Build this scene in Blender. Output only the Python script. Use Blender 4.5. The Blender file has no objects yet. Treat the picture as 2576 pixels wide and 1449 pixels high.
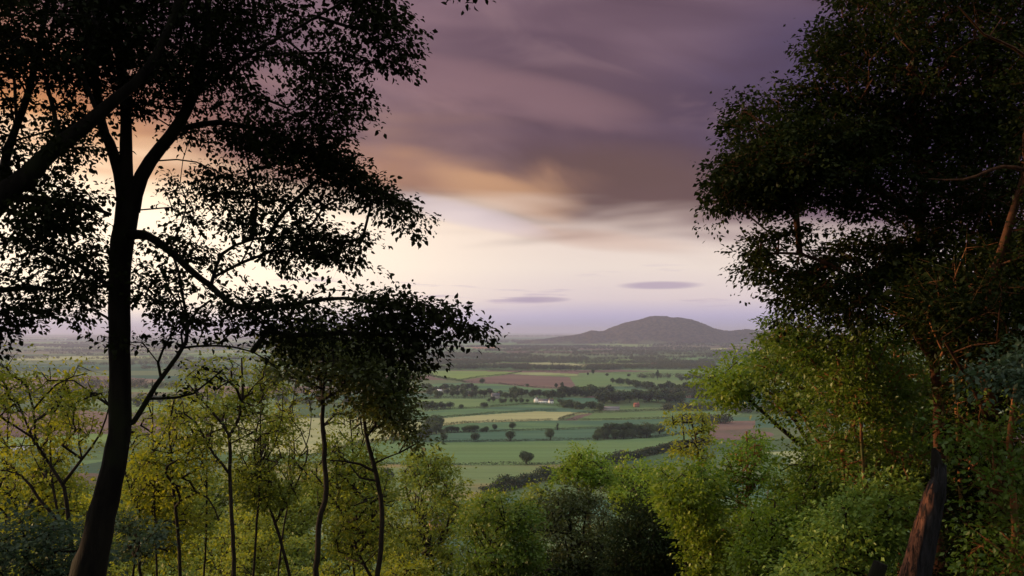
import bpy, math, random
import numpy as np
from mathutils import Vector
sc = bpy.context.scene
COL = sc.collection
R = math.radians
rng = np.random.default_rng(7)
random.seed(7)

# ------------------------------------------------------------------ camera
CAMZ = 120.0
F = 2146.0            # focal length in units of a 2576 px wide survey of the view
CX, HY = 1288.0, 834.0
cam_d = bpy.data.cameras.new('camera')
cam_d.sensor_width = 36.0
cam_d.lens = F / 2576.0 * 36.0
cam_d.shift_y = (HY - 724.5) / 2576.0
cam_d.clip_start = 0.1
cam_d.clip_end = 200000
cam = bpy.data.objects.new('camera', cam_d)
cam.location = (0, 0, CAMZ)
cam.rotation_euler = (R(90), 0, 0)
COL.objects.link(cam)
sc.camera = cam

# ------------------------------------------------------------------ light
SUN_AZ = -74.0        # degrees from the view direction, negative = left
SUN_EL = 8.0
sd = bpy.data.lights.new('sun', 'SUN')
sd.energy = 5.0
sd.angle = R(1.0)
sd.color = (1.0, 0.62, 0.32)
sun = bpy.data.objects.new('sun', sd)
sv = Vector((math.sin(R(SUN_AZ)) * math.cos(R(SUN_EL)), math.cos(R(SUN_AZ)) * math.cos(R(SUN_EL)), math.sin(R(SUN_EL))))
sun.rotation_euler = sv.to_track_quat('Z', 'Y').to_euler()
sun.location = (-50, 0, 200)
COL.objects.link(sun)

def lin(r, g, b):
    f = lambda c: (c / 255.0 / 12.92) if c <= 10 else ((c / 255.0 + 0.055) / 1.055) ** 2.4
    return (f(r), f(g), f(b), 1.0)

sc.view_settings.view_transform = 'Standard'
sc.view_settings.look = 'None'
sc.view_settings.exposure = 0.0
sc.view_settings.gamma = 1.0
sc.view_settings.use_curve_mapping = False
cy = sc.cycles
cy.max_bounces = 5
cy.diffuse_bounces = 2
cy.glossy_bounces = 1
cy.transmission_bounces = 4
cy.volume_bounces = 1
cy.transparent_max_bounces = 4
cy.use_denoising = True
cy.caustics_reflective = False
cy.caustics_refractive = False

W = bpy.data.worlds.new('World')
sc.world = W
W.use_nodes = True
nt = W.node_tree
nt.nodes.clear()
class NG:
    """small helper for node maths"""
    def __init__(s, nt): s.nt = nt
    def n(s, t, **k):
        x = s.nt.nodes.new(t)
        for a, b in k.items(): setattr(x, a, b)
        return x
    def put(s, sock, v):
        if isinstance(v, bpy.types.NodeSocket): s.nt.links.new(v, sock)
        else: sock.default_value = v
    def m(s, op, a, b=None, c=None, clamp=False):
        x = s.n('ShaderNodeMath', operation=op, use_clamp=clamp)
        s.put(x.inputs[0], a)
        if b is not None: s.put(x.inputs[1], b)
        if c is not None: s.put(x.inputs[2], c)
        return x.outputs[0]
    def ss(s, v, lo, hi, a=0.0, b=1.0):
        x = s.n('ShaderNodeMapRange', interpolation_type='SMOOTHSTEP')
        s.put(x.inputs['Value'], v)
        x.inputs['From Min'].default_value = lo; x.inputs['From Max'].default_value = hi
        x.inputs['To Min'].default_value = a; x.inputs['To Max'].default_value = b
        return x.outputs[0]
    def mix(s, f, a, b, t='MIX'):
        x = s.n('ShaderNodeMix', data_type='RGBA', blend_type=t)
        s.put(x.inputs[0], f); s.put(x.inputs[6], a); s.put(x.inputs[7], b)
        return x.outputs[2]
    def ramp(s, v, stops, interp='LINEAR'):
        x = s.n('ShaderNodeValToRGB')
        e = x.color_ramp.elements
        while len(e) < len(stops): e.new(0.5)
        for i, (p, c) in enumerate(stops):
            e[i].position = p; e[i].color = c
        x.color_ramp.interpolation = interp
        s.put(x.inputs[0], v)
        return x.outputs[0]
    def noise(s, vec, scale, detail=3, rough=0.5, dist=0.0, col=False):
        x = s.n('ShaderNodeTexNoise')
        s.put(x.inputs['Vector'], vec)
        x.inputs['Scale'].default_value = scale; x.inputs['Detail'].default_value = detail
        x.inputs['Roughness'].default_value = rough; x.inputs['Distortion'].default_value = dist
        return x.outputs['Color' if col else 'Fac']
    def comb(s, a, b, c):
        x = s.n('ShaderNodeCombineXYZ')
        s.put(x.inputs[0], a); s.put(x.inputs[1], b); s.put(x.inputs[2], c)
        return x.outputs[0]

g = NG(nt)
tc = g.n('ShaderNodeTexCoord')
sx = g.n('ShaderNodeSeparateXYZ'); nt.links.new(tc.outputs['Generated'], sx.inputs[0])
X_, Y_, Z_ = sx.outputs
hyp = g.m('SQRT', g.m('ADD', g.m('MULTIPLY', X_, X_), g.m('MULTIPLY', Y_, Y_)))
EL = g.m('DIVIDE', Z_, g.m('MAXIMUM', hyp, 0.001))         # tan of the elevation
AZ = g.m('ARCTAN2', X_, Y_)                                # bearing, 0 = north
# the cloud deck's underside, seen in perspective
den = g.m('ADD', g.m('MAXIMUM', Z_, 0.0), 0.10)
px_, py_ = g.m('DIVIDE', X_, den), g.m('DIVIDE', Y_, den)
deck = g.comb(g.m('ADD', g.m('MULTIPLY', px_, 0.8), g.m('MULTIPLY', py_, 0.30)), py_, 0.0)
n1 = g.noise(deck, 0.55, 3, 0.45, 0.25)
n2 = g.noise(g.comb(g.m('MULTIPLY', AZ, 1.4), g.m('MULTIPLY', EL, 9.0), 3.0), 1.9, 3, 0.5, 0.3)
n3 = g.noise(g.comb(g.m('ADD', AZ, g.m('MULTIPLY', EL, 1.6)), g.m('MULTIPLY', EL, 4.0), 7.3), 3.2, 2, 0.5, 0.2)
AZc = g.m('MINIMUM', g.m('MAXIMUM', AZ, -0.6), 0.6)
edge = g.m('SUBTRACT', 0.128, g.m('MULTIPLY', AZc, 0.15))
nn = g.m('ADD', g.m('MULTIPLY', g.m('SUBTRACT', n2, 0.5), 0.16), g.m('MULTIPLY', g.m('SUBTRACT', n3, 0.5), 0.07))
h = g.m('SUBTRACT', g.m('ADD', EL, nn), edge)              # height above the cloud edge
mask = g.ss(h, -0.03, 0.045)
# clear strip under the cloud
clear = g.ramp(g.m('MULTIPLY', EL, 4.0), [(0.0, lin(160, 158, 194)), (0.07, lin(192, 182, 212)), (0.15, lin(230, 212, 212)),
                                           (0.30, lin(243, 226, 214)), (0.50, lin(236, 214, 202)), (0.9, lin(190, 160, 150))])
warm = g.ss(AZ, 0.12, -0.40)
clear = g.mix(g.m('MULTIPLY', warm, g.ss(EL, -0.01, 0.04)), clear, (1.4, 1.16, 0.86, 1))
clear = g.mix(g.m('MULTIPLY', g.ss(AZ, -0.16, -0.5), g.ss(h, -0.06, 0.03)), clear, lin(236, 164, 92))
# thin bars of cloud low over the plain
bars = g.ss(g.noise(g.comb(g.m('MULTIPLY', AZ, 5.0), g.m('MULTIPLY', EL, 60.0), 1.0), 1.5, 3, 0.55), 0.56, 0.70)
bars = g.m('MULTIPLY', bars, g.m('MULTIPLY', g.ss(EL, 0.02, 0.035), g.ss(EL, 0.085, 0.06)))
clear = g.mix(g.m('MULTIPLY', bars, 0.6), clear, lin(188, 166, 190))
def bank(az, el, wa, we):
    a = g.m('DIVIDE', g.m('SUBTRACT', AZ, az), wa); b = g.m('DIVIDE', g.m('ADD', g.m('SUBTRACT', EL, el), g.m('MULTIPLY', g.m('SUBTRACT', n2, 0.5), 0.008)), we)
    return g.ss(g.m('ADD', g.m('MULTIPLY', a, a), g.m('MULTIPLY', b, b)), 1.0, 0.15)
clear = g.mix(g.m('MULTIPLY', g.m('MAXIMUM', bank(0.172, 0.0540, 0.055, 0.0055), bank(0.03, 0.0385, 0.045, 0.0045)), 0.75), clear, lin(176, 156, 180))
# billows in the cloud base
n4 = g.noise(g.comb(g.m('ADD', AZ, g.m('MULTIPLY', EL, 0.7)), g.m('MULTIPLY', EL, 2.2), 2.6), 5.5, 4, 0.5, 0.5)
# the cloud itself
deep = g.ss(h, 0.0, 0.20)
body = g.mix(deep, lin(118, 88, 80), lin(116, 92, 106))
body = g.mix(g.ss(AZ, 0.08, 0.34), body, lin(78, 66, 96))
body = g.mix(g.m('MULTIPLY', g.ss(n1, 0.40, 0.66), 0.75), body, lin(150, 118, 126))
body = g.mix(g.m('MULTIPLY', g.ss(n3, 0.56, 0.36), 0.40), body, lin(72, 54, 72))
body = g.mix(g.m('MULTIPLY', g.ss(n4, 0.50, 0.68), 0.35), body, lin(152, 122, 128))
body = g.mix(g.m('MULTIPLY', g.ss(n4, 0.48, 0.30), 0.40), body, lin(82, 62, 76))
def fold(az, el, wa, we, tilt, wv, lo=0.0):
    da = g.m('SUBTRACT', AZ, az)
    b = g.m('ADD', g.m('SUBTRACT', g.m('SUBTRACT', EL, el), g.m('MULTIPLY', da, tilt)), g.m('MULTIPLY', g.m('SUBTRACT', n4, 0.5), wv))
    a = g.m('DIVIDE', g.m('ADD', da, g.m('MULTIPLY', g.m('SUBTRACT', n3, 0.5), wv * 2)), wa); b = g.m('DIVIDE', b, we)
    return g.ss(g.m('ADD', g.m('MULTIPLY', a, a), g.m('MULTIPLY', b, b)), 1.0, lo)
body = g.mix(g.m('MULTIPLY', fold(0.12, 0.165, 0.23, 0.060, -0.10, 0.05), 0.85), body, lin(104, 78, 74))
body = g.mix(g.m('MULTIPLY', fold(-0.03, 0.285, 0.20, 0.040, -0.25, 0.08), 0.55), body, lin(150, 116, 122))
# low sun catching folds near the edge
lit = g.m('MULTIPLY', g.ss(n3, 0.43, 0.60), g.m('MULTIPLY', g.ss(h, -0.03, 0.03), g.ss(h, 0.15, 0.03)))
lit = g.m('MULTIPLY', lit, g.ss(AZ, 0.16, -0.05))
body = g.mix(g.m('MULTIPLY', lit, 0.35), body, lin(222, 170, 122))
glow = g.m('MULTIPLY', g.ss(AZ, -0.18, -0.6), g.ss(h, 0.16, 0.0))
body = g.mix(g.m('MULTIPLY', glow, 0.85), body, lin(206, 132, 76))
body = g.mix(g.m('MULTIPLY', fold(-0.12, 0.185, 0.22, 0.042, -0.10, 0.09), 0.60), body, lin(196, 146, 116))
body = g.mix(g.m('MULTIPLY', fold(-0.025, 0.172, 0.11, 0.034, -0.22, 0.09), 0.45), body, lin(222, 172, 128))
sky = g.mix(mask, clear, body)
sky = g.mix(g.m('MULTIPLY', fold(0.09, 0.110, 0.15, 0.016, -0.10, 0.03), 0.45), sky, lin(206, 168, 148))
sky = g.mix(g.m('MULTIPLY', fold(-0.06, 0.135, 0.12, 0.020, -0.2, 0.05), 0.55), sky, lin(222, 206, 216))
# unseen sky overhead and behind the viewer, brightened to light valley and trees
back = g.m('MAXIMUM', g.ss(EL, 0.5, 1.3), g.ss(Y_, 0.35, -0.4))
sky = g.mix(back, sky, (0.95, 0.93, 0.84, 1))
ns = g.n('ShaderNodeTexSky', sky_type='NISHITA', sun_disc=False)
ns.sun_elevation = R(SUN_EL); ns.sun_rotation = R(SUN_AZ)
clr = g.mix(0.05, (0, 0, 0, 1), ns.outputs[0])
sky = g.mix(g.m('MULTIPLY', g.ss(Y_, 0.3, -0.2), 1.0), sky, g.mix(1.0, sky, clr, 'ADD'))
bg = g.n('ShaderNodeBackground')
nt.links.new(sky, bg.inputs[0]); bg.inputs[1].default_value = 1.0
wo = g.n('ShaderNodeOutputWorld'); nt.links.new(bg.outputs[0], wo.inputs[0])

# ------------------------------------------------------------------ helpers
def mesh_obj(name, V, faces, mat, parent=None, smooth=False, link=True):
    """V: (n,3) array; faces: list of (m,k) index arrays"""
    me = bpy.data.meshes.new(name)
    V = np.asarray(V, np.float32)
    faces = [np.asarray(f, np.int32) for f in faces if len(f)]
    me.vertices.add(len(V)); me.vertices.foreach_set('co', V.ravel())
    nl = sum(f.size for f in faces); nf = sum(len(f) for f in faces)
    me.loops.add(nl); me.polygons.add(nf)
    me.loops.foreach_set('vertex_index', np.concatenate([f.ravel() for f in faces]))
    tot = np.concatenate([np.full(len(f), f.shape[1], np.int32) for f in faces])
    st = np.concatenate([[0], np.cumsum(tot)[:-1]]).astype(np.int32)
    me.polygons.foreach_set('loop_start', st); me.polygons.foreach_set('loop_total', tot)
    if smooth: me.polygons.foreach_set('use_smooth', np.ones(nf, bool))
    me.update(calc_edges=True)
    if mat: me.materials.append(mat)
    o = bpy.data.objects.new(name, me)
    if link: COL.objects.link(o)
    if parent: o.parent = parent
    return o

def tag(o, label=None, cat=None, group=None, kind=None):
    if label: o['label'] = label
    if cat: o['category'] = cat
    if group: o['group'] = group
    if kind: o['kind'] = kind
    return o

def empty(name, loc, label, cat, group=None):
    o = bpy.data.objects.new(name, None); COL.objects.link(o)
    o.location = loc
    return tag(o, label, cat, group)

def mat_new(name):
    m = bpy.data.materials.new(name); m.use_nodes = True
    m.node_tree.nodes.clear()
    return m, NG(m.node_tree)

def leaf_mat(name, ca, cb, cc=None, trans=0.45, cscale=0.5):
    """foliage: every leaf its own tone between ca and cb, boughs drifting towards cc (young or older leaves)"""
    m, q = mat_new(name)
    geo = q.n('ShaderNodeNewGeometry')
    c = q.mix(geo.outputs['Random Per Island'], ca + (1,), cb + (1,))
    if cc:
        nz = q.noise(geo.outputs['Position'], cscale, 2)
        c = q.mix(q.ss(nz, 0.42, 0.62), c, q.mix(geo.outputs['Random Per Island'], cc + (1,), cb + (1,)))
    d = q.n('ShaderNodeBsdfDiffuse'); q.put(d.inputs[0], c)
    t = q.n('ShaderNodeBsdfTranslucent'); q.put(t.inputs[0], q.mix(0.35, c, (ca[0] * 1.6, ca[1] * 1.5, ca[2] * 0.5, 1)))
    mx = q.n('ShaderNodeMixShader'); mx.inputs[0].default_value = trans
    m.node_tree.links.new(d.outputs[0], mx.inputs[1]); m.node_tree.links.new(t.outputs[0], mx.inputs[2])
    gl = q.n('ShaderNodeBsdfGlossy'); gl.inputs[1].default_value = 0.45; gl.inputs[0].default_value = (0.8, 0.85, 0.8, 1)
    m2 = q.n('ShaderNodeMixShader'); m2.inputs[0].default_value = 0.03 if ca[1] > 0.03 else 0.006
    m.node_tree.links.new(mx.outputs[0], m2.inputs[1]); m.node_tree.links.new(gl.outputs[0], m2.inputs[2])
    o = q.n('ShaderNodeOutputMaterial'); m.node_tree.links.new(m2.outputs[0], o.inputs[0])
    return m

def bark_mat(name, ca, cb, scale=6.0, bump=0.5, moss=None):
    m, q = mat_new(name)
    tc = q.n('ShaderNodeTexCoord')
    mp = q.n('ShaderNodeMapping'); mp.inputs['Scale'].default_value = (1, 1, 0.22)
    m.node_tree.links.new(tc.outputs['Object'], mp.inputs[0])
    a = q.noise(mp.outputs[0], scale, 5, 0.65, 0.6)
    b = q.noise(tc.outputs['Object'], 1.3, 3)
    c = q.mix(q.ss(a, 0.35, 0.65), ca + (1,), cb + (1,))
    if moss: c = q.mix(q.ss(b, 0.5, 0.62), c, moss + (1,))
    p = q.n('ShaderNodeBsdfPrincipled'); q.put(p.inputs['Base Color'], c)
    p.inputs['Roughness'].default_value = 0.9; p.inputs['Specular IOR Level'].default_value = 0.15
    bp = q.n('ShaderNodeBump'); bp.inputs['Strength'].default_value = bump; bp.inputs['Distance'].default_value = 0.03
    m.node_tree.links.new(a, bp.inputs['Height']); m.node_tree.links.new(bp.outputs[0], p.inputs['Normal'])
    o = q.n('ShaderNodeOutputMaterial'); m.node_tree.links.new(p.outputs[0], o.inputs[0])
    return m

def flat_mat(name, c, var=0.25, scale=2.0, rough=0.85, c2=None):
    m, q = mat_new(name)
    tc = q.n('ShaderNodeTexCoord')
    nz = q.noise(tc.outputs['Object'], scale, 4, 0.6)
    c2 = c2 or tuple(x * (1 - var) for x in c)
    col = q.mix(q.ss(nz, 0.35, 0.65), c + (1,), c2 + (1,))
    p = q.n('ShaderNodeBsdfPrincipled'); q.put(p.inputs['Base Color'], col)
    p.inputs['Roughness'].default_value = rough; p.inputs['Specular IOR Level'].default_value = 0.2
    o = q.n('ShaderNodeOutputMaterial'); m.node_tree.links.new(p.outputs[0], o.inputs[0])
    return m

def field_mat(name, c, c2=None, ang=0.0, lines=0.10, patch=0.012):
    """crop or pasture: drifting patches and faint drill / tramline rows along one bearing"""
    m, q = mat_new(name)
    tc = q.n('ShaderNodeTexCoord')
    mp = q.n('ShaderNodeMapping'); mp.inputs['Rotation'].default_value = (0, 0, ang)
    m.node_tree.links.new(tc.outputs['Object'], mp.inputs[0])
    sp = q.n('ShaderNodeSeparateXYZ'); m.node_tree.links.new(mp.outputs[0], sp.inputs[0])
    n1 = q.noise(q.comb(q.m('MULTIPLY', sp.outputs[0], 0.35), sp.outputs[1], 0), patch, 4, 0.6)
    n2 = q.noise(q.comb(q.m('MULTIPLY', sp.outputs[0], 0.04), sp.outputs[1], 5), 0.07, 2, 0.5)
    n3 = q.noise(tc.outputs['Object'], 0.35, 3, 0.6)
    c2 = c2 or (c[0] * 1.35, c[1] * 0.92, c[2] * 0.9)
    col = q.mix(q.ss(n1, 0.36, 0.66), c + (1,), c2 + (1,))
    f = q.m('ADD', 1.0 - lines, q.m('MULTIPLY', n2, 2 * lines))
    f = q.m('MULTIPLY', f, q.m('ADD', 0.9, q.m('MULTIPLY', n3, 0.2)))
    v = q.n('ShaderNodeVectorMath', operation='SCALE'); q.put(v.inputs[0], col); q.put(v.inputs['Scale'], f)
    p = q.n('ShaderNodeBsdfPrincipled'); q.put(p.inputs['Base Color'], v.outputs[0])
    p.inputs['Roughness'].default_value = 1.0; p.inputs['Specular IOR Level'].default_value = 0.0
    o = q.n('ShaderNodeOutputMaterial'); m.node_tree.links.new(p.outputs[0], o.inputs[0])
    return m

def norm(v, ax=-1):
    return v / np.maximum(np.linalg.norm(v, axis=ax, keepdims=True), 1e-9)

# ------------------------------------------------------------------ terrain
_sy = np.array([-200, -80, -12, 0, 6, 20, 50, 120, 200, 280, 350, 430, 60000.0])
_sz = np.array([124, 122, 119.2, 118.3, 116.3, 110.5, 97, 62, 30, 10.5, 2.5, 0, 0])
def terrain(x, y):
    x = np.asarray(x, float); y = np.asarray(y, float)
    s = (np.interp(y - 4, _sy, _sz) + np.interp(y, _sy, _sz) + np.interp(y + 4, _sy, _sz)) / 3
    w = np.clip((y - 420) / 300, 0, 1)
    u = 2.2 * np.sin(y / 210 + x / 500) * np.sin(x / 330 + 1.1) + 1.3 * np.sin(y / 120 - x / 260 + 2)
    w2 = np.clip((y - 1900) / 1500, 0, 1)
    u = u + w2 * (7 * np.sin(y / 760 + 0.6) * np.sin(x / 900 + y / 2600) + 5 * np.sin(x / 520 + y / 1500))
    w3 = np.clip((y - 9000) / 9000, 0, 1)
    u = u + w3 * (14 * np.sin(y / 2900) + 10 * np.sin(x / 2500 + 1))
    return s + w * u

def P(x, y, d):
    return np.array([(x - CX) / F * d, d, CAMZ - (y - HY) / F * d])

def ground_pt(x, y):
    """where the sight line through survey point (x, y) meets the plain"""
    d = 120.0 * F / max(y - HY, 2.0)
    for _ in range(30):
        hh = float(terrain((x - CX) / F * d, d))
        d = 0.5 * d + 0.5 * (CAMZ - hh) * F / max(y - HY, 2.0)
    X = (x - CX) / F * d
    return np.array([X, d, float(terrain(X, d))])

def in_poly(px, py, poly):
    px = np.asarray(px); py = np.asarray(py)
    c = np.zeros(px.shape, bool)
    n = len(poly)
    for i in range(n):
        x0, y0 = poly[i]; x1, y1 = poly[(i + 1) % n]
        if y0 == y1: continue
        t = ((y0 > py) != (y1 > py)) & (px < (x1 - x0) * (py - y0) / (y1 - y0) + x0)
        c ^= t
    return c

def seg_dist(px, py, poly, closed=True):
    d = np.full(np.shape(px), 1e9)
    n = len(poly)
    for i in range(n if closed else n - 1):
        ax, ay = poly[i]; bx, by = poly[(i + 1) % n]
        L = (bx - ax) ** 2 + (by - ay) ** 2 + 1e-9
        t = np.clip(((px - ax) * (bx - ax) + (py - ay) * (by - ay)) / L, 0, 1)
        d = np.minimum(d, np.hypot(px - ax - t * (bx - ax), py - ay - t * (by - ay)))
    return d

# fields surveyed from the ridge: (name, label, colour A, colour B, bearing, outline)
GRN = (0.13, 0.205, 0.095); GRN2 = (0.155, 0.21, 0.10); TEAL = (0.075, 0.135, 0.095); BRT = (0.17, 0.24, 0.085)
STRAW = (0.36, 0.35, 0.19); STRAW2 = (0.31, 0.33, 0.18); PLO = (0.16, 0.105, 0.10); PLO2 = (0.19, 0.13, 0.11); RED = (0.42, 0.19, 0.10)
FIELDS = [
 ('field', 'green pasture with a rusty band below the lone round tree', GRN2, (0.26, 0.20, 0.10), 0.05,
  [(560, 1168), (826, 1165), (1041, 1169), (1144, 1170), (1346, 1170), (1420, 1168), (1560, 1163), (1500, 1178), (1400, 1205), (1330, 1220), (1220, 1248), (1150, 1262), (560, 1262)]),
 ('field', 'wide smooth green crop field behind the lone round tree', GRN, (0.135, 0.20, 0.088), 0.0,
  [(700, 1150), (826, 1140), (900, 1119), (980, 1108), (1073, 1113), (1260, 1111), (1484, 1107), (1651, 1101), (1780, 1084), (1780, 1120), (1640, 1143), (1560, 1163), (1420, 1168), (1346, 1170), (1144, 1170), (1041, 1169), (826, 1165), (700, 1166)]),
 ('stubble_field', 'big pale straw coloured field behind the saplings on the left', STRAW, STRAW2, 0.5,
  [(480, 1062), (700, 1052), (900, 1050), (1062, 1062), (1062, 1088), (980, 1105), (900, 1117), (830, 1138), (640, 1150), (480, 1120)]),
 ('field', 'blue green strip field holding a row of four round trees', TEAL, (0.09, 0.155, 0.10), 0.0,
  [(1062, 1090), (1130, 1090), (1234, 1086), (1362, 1083), (1523, 1078), (1700, 1070), (1790, 1066), (1780, 1084), (1651, 1101), (1484, 1107), (1260, 1111), (1073, 1113), (1000, 1108)]),
 ('field', 'narrow green field just below the pale yellow one', GRN, TEAL, 0.0,
  [(1070, 1088), (1109, 1072), (1182, 1064), (1272, 1062), (1388, 1058), (1500, 1058), (1680, 1054), (1800, 1050), (1790, 1066), (1700, 1070), (1523, 1078), (1362, 1083), (1234, 1086), (1130, 1090)]),
 ('ploughed_field', 'small pinkish bare strip under the left end of the yellow field', PLO2, PLO, 0.3,
  [(1128, 1080), (1150, 1069), (1182, 1064), (1215, 1063), (1190, 1072), (1160, 1084)]),
 ('stubble_field', 'long pale yellow field curving across the middle of the valley', STRAW, (0.33, 0.33, 0.17), 0.05,
  [(1089, 1054), (1208, 1044), (1280, 1039), (1346, 1035), (1420, 1036), (1484, 1039), (1445, 1044), (1425, 1050), (1404, 1057), (1388, 1057), (1272, 1061), (1182, 1063), (1109, 1071), (1096, 1064)]),
 ('ploughed_field', 'thin pinkish wedge at the right end of the yellow field', PLO2, PLO, 0.0,
  [(1432, 1052), (1455, 1044), (1484, 1040), (1492, 1041), (1470, 1048), (1450, 1057), (1420, 1057)]),
 ('field', 'green field between the yellow field and the round copse', GRN, (0.14, 0.19, 0.085), 0.0,
  [(1450, 1057), (1470, 1048), (1492, 1041), (1574, 1037), (1619, 1034), (1674, 1032), (1800, 1028), (1800, 1050), (1680, 1054), (1500, 1058)]),
 ('field', 'curved green field above the pale yellow field', GRN, TEAL, 0.1,
  [(1000, 1060), (1058, 1037), (1130, 1031), (1206, 1027), (1330, 1018), (1400, 1022), (1500, 1036), (1484, 1039), (1420, 1036), (1346, 1035), (1280, 1039), (1208, 1044), (1089, 1054)]),
 ('field', 'light green meadow in front of the village trees on the left', (0.16, 0.22, 0.10), GRN, 0.0,
  [(1040, 1006), (1120, 1003), (1220, 1004), (1225, 1010), (1206, 1027), (1130, 1031), (1058, 1037), (1030, 1030)]),
 ('field', 'teal green strip between two dark woods right of the white farm', (0.10, 0.19, 0.12), TEAL, 0.0,
  [(1400, 1001), (1510, 1001), (1505, 1016), (1440, 1014), (1405, 1010)]),
 ('ploughed_field', 'large mauve brown ploughed field in the mid distance', PLO, PLO2, 0.15,
  [(1157, 958), (1200, 951), (1278, 943), (1350, 945), (1433, 949), (1442, 962), (1453, 976), (1404, 978), (1350, 976), (1305, 971), (1251, 966), (1172, 963)]),
 ('field', 'bright green field with a yellow upper margin left of the ploughed field', BRT, (0.20, 0.26, 0.09), 0.1,
  [(1050, 936), (1100, 934), (1191, 933), (1312, 936), (1278, 942), (1200, 950), (1157, 958), (1122, 955), (1090, 948), (1063, 940)]),
 ('field', 'rolling green field on the right of the ploughed field', GRN, (0.15, 0.21, 0.09), 0.2,
  [(1433, 949), (1490, 947), (1560, 955), (1600, 966), (1530, 968), (1453, 976), (1442, 962)]),
 ('stubble_field', 'narrow pale strip beyond the ploughed field', STRAW2, BRT, 0.0,
  [(1290, 937), (1370, 937), (1455, 941), (1452, 945), (1350, 944), (1285, 941)]),
 ('field', 'green parkland dotted with small trees on the right', (0.14, 0.20, 0.095), GRN, 0.0,
  [(1455, 938), (1600, 935), (1800, 932), (1800, 958), (1640, 958), (1560, 955), (1490, 947), (1455, 945)]),
 ('field', 'smooth green slope under the diagonal tree belt on the right', (0.13, 0.19, 0.10), TEAL, 0.0,
  [(1530, 976), (1600, 976), (1660, 984), (1780, 990), (1720, 996), (1600, 995), (1540, 992)]),
 ('field', 'long green slope below the ploughed field', GRN, TEAL, 0.2,
  [(1050, 968), (1120, 964), (1172, 963), (1251, 966), (1305, 971), (1350, 976), (1404, 978), (1420, 992), (1300, 988), (1200, 978), (1100, 976), (1050, 985)]),
 ('stubble_field', 'long pale yellow strip in front of the far woods', STRAW, STRAW2, 0.0,
  [(1325, 913), (1380, 911), (1440, 914), (1486, 919), (1480, 923), (1420, 922), (1350, 917)]),
 ('ploughed_field', 'upper of two small orange red fields far out on the plain', RED, PLO2, 0.0,
  [(1186, 876), (1192, 870), (1258, 870), (1262, 875), (1220, 877)]),
 ('ploughed_field', 'lower of two small orange red fields far out on the plain', RED, PLO2, 0.0,
  [(1205, 889), (1240, 888), (1246, 893), (1212, 895)]),
 ('stubble_field', 'short yellow strip at the foot of the big hill on the right', STRAW, STRAW2, 0.0,
  [(1758, 877), (1828, 876), (1834, 881), (1760, 883)]),
 ('field', 'pale green strip under the left flank of the big hill', (0.20, 0.24, 0.11), BRT, 0.0,
  [(1480, 868), (1560, 865), (1650, 866), (1640, 871), (1500, 873)]),
 ('ploughed_field', 'pinkish brown field seen through the bright saplings on the right', PLO2, PLO, 0.0,
  [(1760, 1068), (1800, 1060), (1900, 1058), (1900, 1078), (1800, 1084)]),
 ('ploughed_field', 'dull mauve field seen behind the saplings at the far left', PLO2, PLO, 0.4,
  [(0, 1045), (180, 1030), (330, 1042), (300, 1085), (100, 1100), (0, 1100)]),
 ('ploughed_field', 'upper mauve field seen behind the leaves at the far left', PLO, (0.24, 0.18, 0.13), 0.1,
  [(0, 950), (250, 945), (420, 955), (330, 975), (0, 985)]),
 ('stubble_field', 'long thin straw strip behind the twigs on the left', STRAW2, STRAW, 0.0,
  [(20, 898), (300, 895), (430, 899), (300, 905), (40, 907)]),
]
FPOLY = [[tuple(ground_pt(x, y)[:2]) for x, y in f[5]] for f in FIELDS]

# the patchwork of the rest of the plain: bent lattice of fields
def lattice(x, y):
    ly = np.log(np.maximum(y, 300)) * 9.0
    r = np.floor(ly + 0.25 * np.sin(x / (0.25 * y) + y / 900))
    hsh = np.sin(r * 12.9898) * 43758.5453
    off = hsh - np.floor(hsh)
    wdt = 0.16 + 0.10 * (np.sin(r * 7.1) * 0.5 + 0.5)
    ci = np.floor(x / (np.exp((r + .5) / 9.0) * wdt) + off + 0.12 * np.sin(ly * 3.1))
    return r, ci
def rnd2(a, b, k):
    v = np.sin(a * 127.1 + b * 311.7 + k * 74.7) * 43758.5453
    return v - np.floor(v)

NC, NR = 1500, 420
tt = np.linspace(-1.15, 1.15, NC + 1)
# rows evenly spaced in view, from the foot of the scarp to the horizon
dep = np.concatenate([np.linspace(120 / 340., 120 / 640., 40)[:-1], np.linspace(120 / 640., 120 / 9000., NR - 60), 120 / np.geomspace(9300, 62000, 21)])
dd = 120 / dep
TT, DD = np.meshgrid(tt, dd)
XX = TT * DD
ZZ = terrain(XX, DD)
GV = np.stack([XX, DD, ZZ], -1).reshape(-1, 3)
nr, ncv = DD.shape
i0 = (np.arange(nr - 1)[:, None] * ncv + np.arange(ncv - 1)[None, :])
Q = np.stack([i0, i0 + 1, i0 + 1 + ncv, i0 + ncv], -1).reshape(-1, 4)
cen = GV[Q].mean(1)
fid = np.full(len(Q), -1)
for k in range(len(FPOLY) - 1, -1, -1):
    pl = FPOLY[k]
    xs = [p[0] for p in pl]; ys = [p[1] for p in pl]
    cand = np.where((cen[:, 0] > min(xs)) & (cen[:, 0] < max(xs)) & (cen[:, 1] > min(ys)) & (cen[:, 1] < max(ys)))[0]
    fid[cand[in_poly(cen[cand, 0], cen[cand, 1], pl)]] = k

def sub_mesh(name, faces, mat):
    u, inv = np.unique(faces.ravel(), return_inverse=True)
    return mesh_obj(name, GV[u], [inv.reshape(faces.shape)], mat, smooth=True)

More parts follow.
